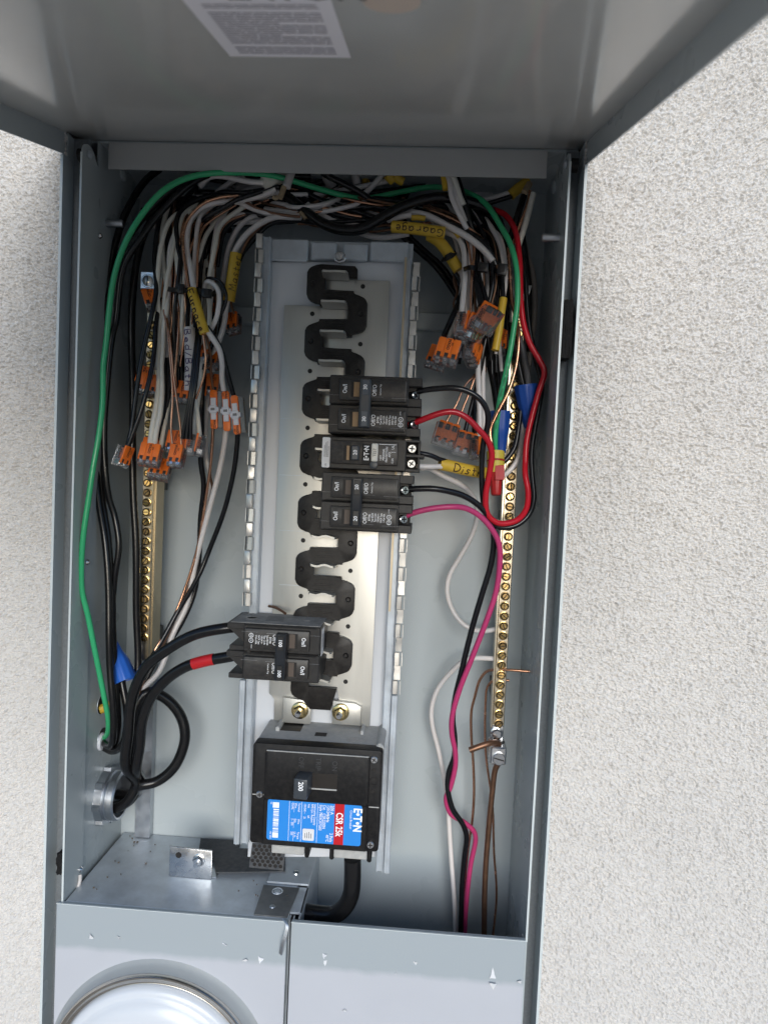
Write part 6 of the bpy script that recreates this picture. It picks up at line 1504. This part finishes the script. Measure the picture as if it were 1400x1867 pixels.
# ================================================================ lever connectors
LC = {}
def lever_meshes(n):
    if n in LC: return LC[n]
    W_ = {2: .0131, 3: .0187, 5: .0299}[n]; H, T = .0186, .0083
    out = []
    def bake(name, mb, mat, smooth=30):
        o = mkobj(name, mb, mat, None, smooth=smooth); me = o.data; bpy.data.objects.remove(o); out.append((name, me))
    mb = MB()
    mb.prism([(-T / 2, -H / 2 + .0015), (-T / 2 + .001, -H / 2), (T / 2, -H / 2), (T / 2, H / 2), (-T / 2 + .0022, H / 2), (-T / 2, H / 2 - .004)], (-W_ / 2, 0, 0), Y_, Z_, (W_, 0, 0), bev=.0004)
    bake('housing', mb, CLEAR)
    mb = MB(); mb.box(-W_ / 2 + .0011, W_ / 2 - .0011, -T / 2 + .0010, -.0006, -.0018, H / 2 - .0016); bake('inner_carrier', mb, ORANGED, 0)
    pit = (W_ - .0010) / n
    for i in range(n):
        x = -W_ / 2 + .0005 + pit * (i + .5)
        mb = MB(); mb.prism([(-pit / 2 + .0001, -.0015), (pit / 2 - .0001, -.0015), (pit / 2 - .0001, H / 2 + .0008), (pit / 2 - .0008, H / 2 + .0016), (-pit / 2 + .0008, H / 2 + .0016), (-pit / 2 + .0001, H / 2 + .0008)], (x, -T / 2 - .0010, 0), X_, Z_, (0, .0016, 0), bev=.0002)
        mb.box(x - pit / 2 + .0001, x - pit * .27, -T / 2 - .0010, -T / 2 + .0006, -.0054, -.0014); mb.box(x + pit * .27, x + pit / 2 - .0001, -T / 2 - .0010, -T / 2 + .0006, -.0054, -.0014)
        bake('lever', mb, ORANGE)
        mb = MB(); mb.box(x - pit * .25, x + pit * .25, -T / 2 - .0003, -T / 2 + .0006, -.0048, -.0016); bake('lever_window', mb, M('smoky_window', (.06, .055, .055), .25), 0)
        mb = MB(); mb.box(x - pit * .30, x + pit * .30, -T / 2 + .0014, T / 2 - .002, -H / 2 + .0020, -.0030, .0003); bake('clamp', mb, STEEL)
        mb = MB(); mb.lathe((x, .0006, H / 2), Z_, [(.0019, -.004), (.0019, .0003), (.0016, .0003)], 12); bake('wire_entry', mb, SLOTD)
    mb = MB()
    put_text(mb, 'WAGO', .0034, (0, -T / 2 - .0011, H / 2 - .0038), (0, 0, -1), (1, 0, 0), bold=.03, width=.85)
    put_text(mb, '221', .0022, (.0026, -T / 2 - .0011, H / 2 - .0034), (0, 0, -1), (1, 0, 0), bold=.02)
    bake('lettering', mb, PRINTK, 0)
    random.seed(n)
    mb = MB()
    for s_ in (-1, 1):
        for r_ in range(5):
            zz = -.0020
            while zz < H / 2 - .003:
                w_ = random.uniform(.0006, .0016); yy = -T / 2 + .0016 + r_ * .0009
                mb.box(s_ * (W_ / 2 + .00005) - .00004, s_ * (W_ / 2 + .00005) + .00004, yy, yy + .0005, zz, zz + w_); zz += w_ + random.uniform(.0004, .0008)
    bake('side_print', mb, PRINTK, 0)
    LC[n] = out; return out
def connector(label, n, c, y, roll=0, yaw=0, pitch=0, sc=1.0, group=None):
    loc = at(*c, y)
    t = bpy.data.objects.new('lever_connector', None); t.empty_display_size = .01; COL.objects.link(t); tag(t, label, 'connector', group)
    BASE[t.name] = Vector()
    Rm = Matrix.Rotation(R(roll), 4, 'Y') @ Matrix.Rotation(R(pitch), 4, 'X') @ Matrix.Rotation(R(yaw), 4, 'Z')
    t.matrix_world = Matrix.Translation(loc) @ Rm @ Matrix.Scale(sc, 4)
    for nm, me in lever_meshes(n):
        o = bpy.data.objects.new(nm, me); COL.objects.link(o); o.parent = t
        if nm == 'side_print': o['kind'] = 'stuff'
    return t
RL = 3
connector('tilted clear connector at the far left, seen from its side, two black wires in it', 2, (224, 833), .028, 16, 72, -6)
connector('three-lever orange connector in front of the left brass bar, lowest row', 3, (274, 832), .026, 4, 4, -20)
connector('orange connector peeking up behind the lowest three-lever one', 3, (278, 822), .042, 4, 4, -20)
connector('two-lever orange connector right of the three-lever one, lowest row', 2, (323, 834), .026, 5, -8, -16)
connector('orange connector standing behind the lowest two-lever one', 3, (324, 808), .044, 4, -6, -14)
connector('clear connector seen edge-on below the dark trio of wires', 2, (348, 812), .036, 4, -72, -10)
connector('rightmost clear connector of the lowest left row, seen edge-on', 2, (366, 814), .036, 6, -70, -8)
connector('clear connector bottom showing beneath the lowest three-lever one', 3, (292, 858), .046, 4, 5, -30)
connector('orange connector in front of the left bar, higher than the lowest row', 3, (272, 704), .058, 8, 4, -16)
connector('orange connector close behind the one crossing the left bar', 2, (262, 690), .070, 10, 5, -14)
connector('darkish orange connector under the Bed/Bath cable end', 2, (334, 718), .052, 4, 6, -14)
connector('orange connector between the Furnace and Bed/Bath cables', 2, (372, 645), .056, 6, -12, -20)
connector('orange connector behind the Furnace wires, lower right', 2, (391, 656), .062, 8, -20, -18)
connector('orange two-lever connector alone below the Master sleeve', 2, (426, 592), .074, -6, -14, -18)
connector('smoky orange connector below the silver screw lug at left', 2, (276, 548), .062, -26, 18, -16)
connector('half hidden orange connector left of the splices', 2, (365, 712), .072, 2, 20, -8)
connector('half hidden orange connector behind the leftmost splice', 2, (388, 704), .076, 2, 10, -8)
connector('small connector high in the left group beneath the tie', 2, (383, 575), .07, -4, 20, -10)
connector('bright orange three-lever connector foremost in the right group', 3, (815, 645), .022, 14, -8, -16, 1.1)
connector('amber-tinted connector under the foremost right one', 3, (797, 655), .040, 18, -8, -16)
connector('speckled connector at the left of the clear right-hand cluster', 3, (845, 600), .028, 10, 66, -20, 1.15)
connector('speckled connector in the middle of the clear right-hand cluster', 3, (868, 600), .024, 22, -116, 16, 1.12)
connector('big clear connector at the right of the right-hand cluster', 3, (888, 584), .018, 30, -122, 18, 1.2)
connector('clear connector low in the right-hand cluster, mostly hidden', 3, (860, 643), .036, 12, 66, -20, 1.1)
connector('orange connector hidden behind the plain yellow strip', 2, (909, 622), .066, 10, 40, -10)
connector('back-turned clear connector with two copper wires, lowest on the right', 3, (812, 794), .040, 14, 168, 12, 1.1)
connector('back-turned clear connector beside the copper one, lowest on the right', 3, (850, 812), .042, 12, 172, 10, 1.1)
connector('clear connector seen edge-on at the end of the lowest right row', 2, (868, 820), .036, 4, 62, -12)

# ---- inline splices in white clips
for k, (lab, t0, b0) in enumerate((('leftmost orange inline splice in a white clip, on the bare copper', (389.5, 711), (391, 782)), ('middle orange inline splice in a white clip, on the white wire', (411.5, 713), (414.5, 786)), ('rightmost orange inline splice in a white clip, on the black wire', (427, 721), (433.5, 792)))):
    a, b = at(*t0, .050), at(*b0, .050); ax = (a - b).normalized(); c = (a + b) / 2; L_ = (a - b).length
    xx = Vector((ax.z, 0, -ax.x)); t = thing('inline_splice', lab, 'splice', c, t3)
    q = MB(); q.obox(c + Y_ * .0052 + xx * .0022, (xx, Y_, ax), (.0050, .0038, L_ * .47), .0006); mkobj('housing', q, CLEAR, t)
    q = MB(); q.obox(c + Y_ * .0050, (xx, Y_, ax), (.0026, .0020, L_ * .36), .0003); mkobj('clamp', q, STEEL, t)
    for s_ in (-1, 1):
        q = MB(); q.prism([(-.0033, .0005), (.0033, .0005), (.0033, L_ * .5 - .0016), (.0020, L_ * .5), (-.0020, L_ * .5), (-.0033, L_ * .5 - .0016)], c - Y_ * .0008, xx, ax * s_, Y_ * .0020, bev=.0003); lv = mkobj('lever', q, ORANGE, t)
        if (k == 1) == (s_ > 0):
            q = MB(); put_text(q, 'WAGO', .0032, c - Y_ * .0010 + ax * (s_ * L_ * .39) + xx * .0006, -ax, xx, bold=.03, width=.85); put_text(q, '221', .0020, c - Y_ * .0010 + ax * (s_ * L_ * .40) - xx * .0020, -ax, xx, bold=.02); mkobj('lettering', q, PRINTK, lv, smooth=0)
    q = MB(); q.obox(c - Y_ * .0012 + ax * .0006, (xx, Y_, ax), (.0025, .0010, L_ * .28), .0004); cl = mkobj('clip_rail', q, WHITEP, t)
    q = MB(); q.obox(c - Y_ * .0022, (xx, Y_, ax), (.0034, .0013, .0036), .0005); q2 = mkobj('clip_bridge', q, WHITEP, t)
    for s_ in (-1, 1):
        q = MB(); q.obox(c + xx * (s_ * .0040) - Y_ * .0004, (xx, Y_, ax), (.0010, .0022, .0020), .0003); mkobj('clip_ear', q, WHITEP, q2)
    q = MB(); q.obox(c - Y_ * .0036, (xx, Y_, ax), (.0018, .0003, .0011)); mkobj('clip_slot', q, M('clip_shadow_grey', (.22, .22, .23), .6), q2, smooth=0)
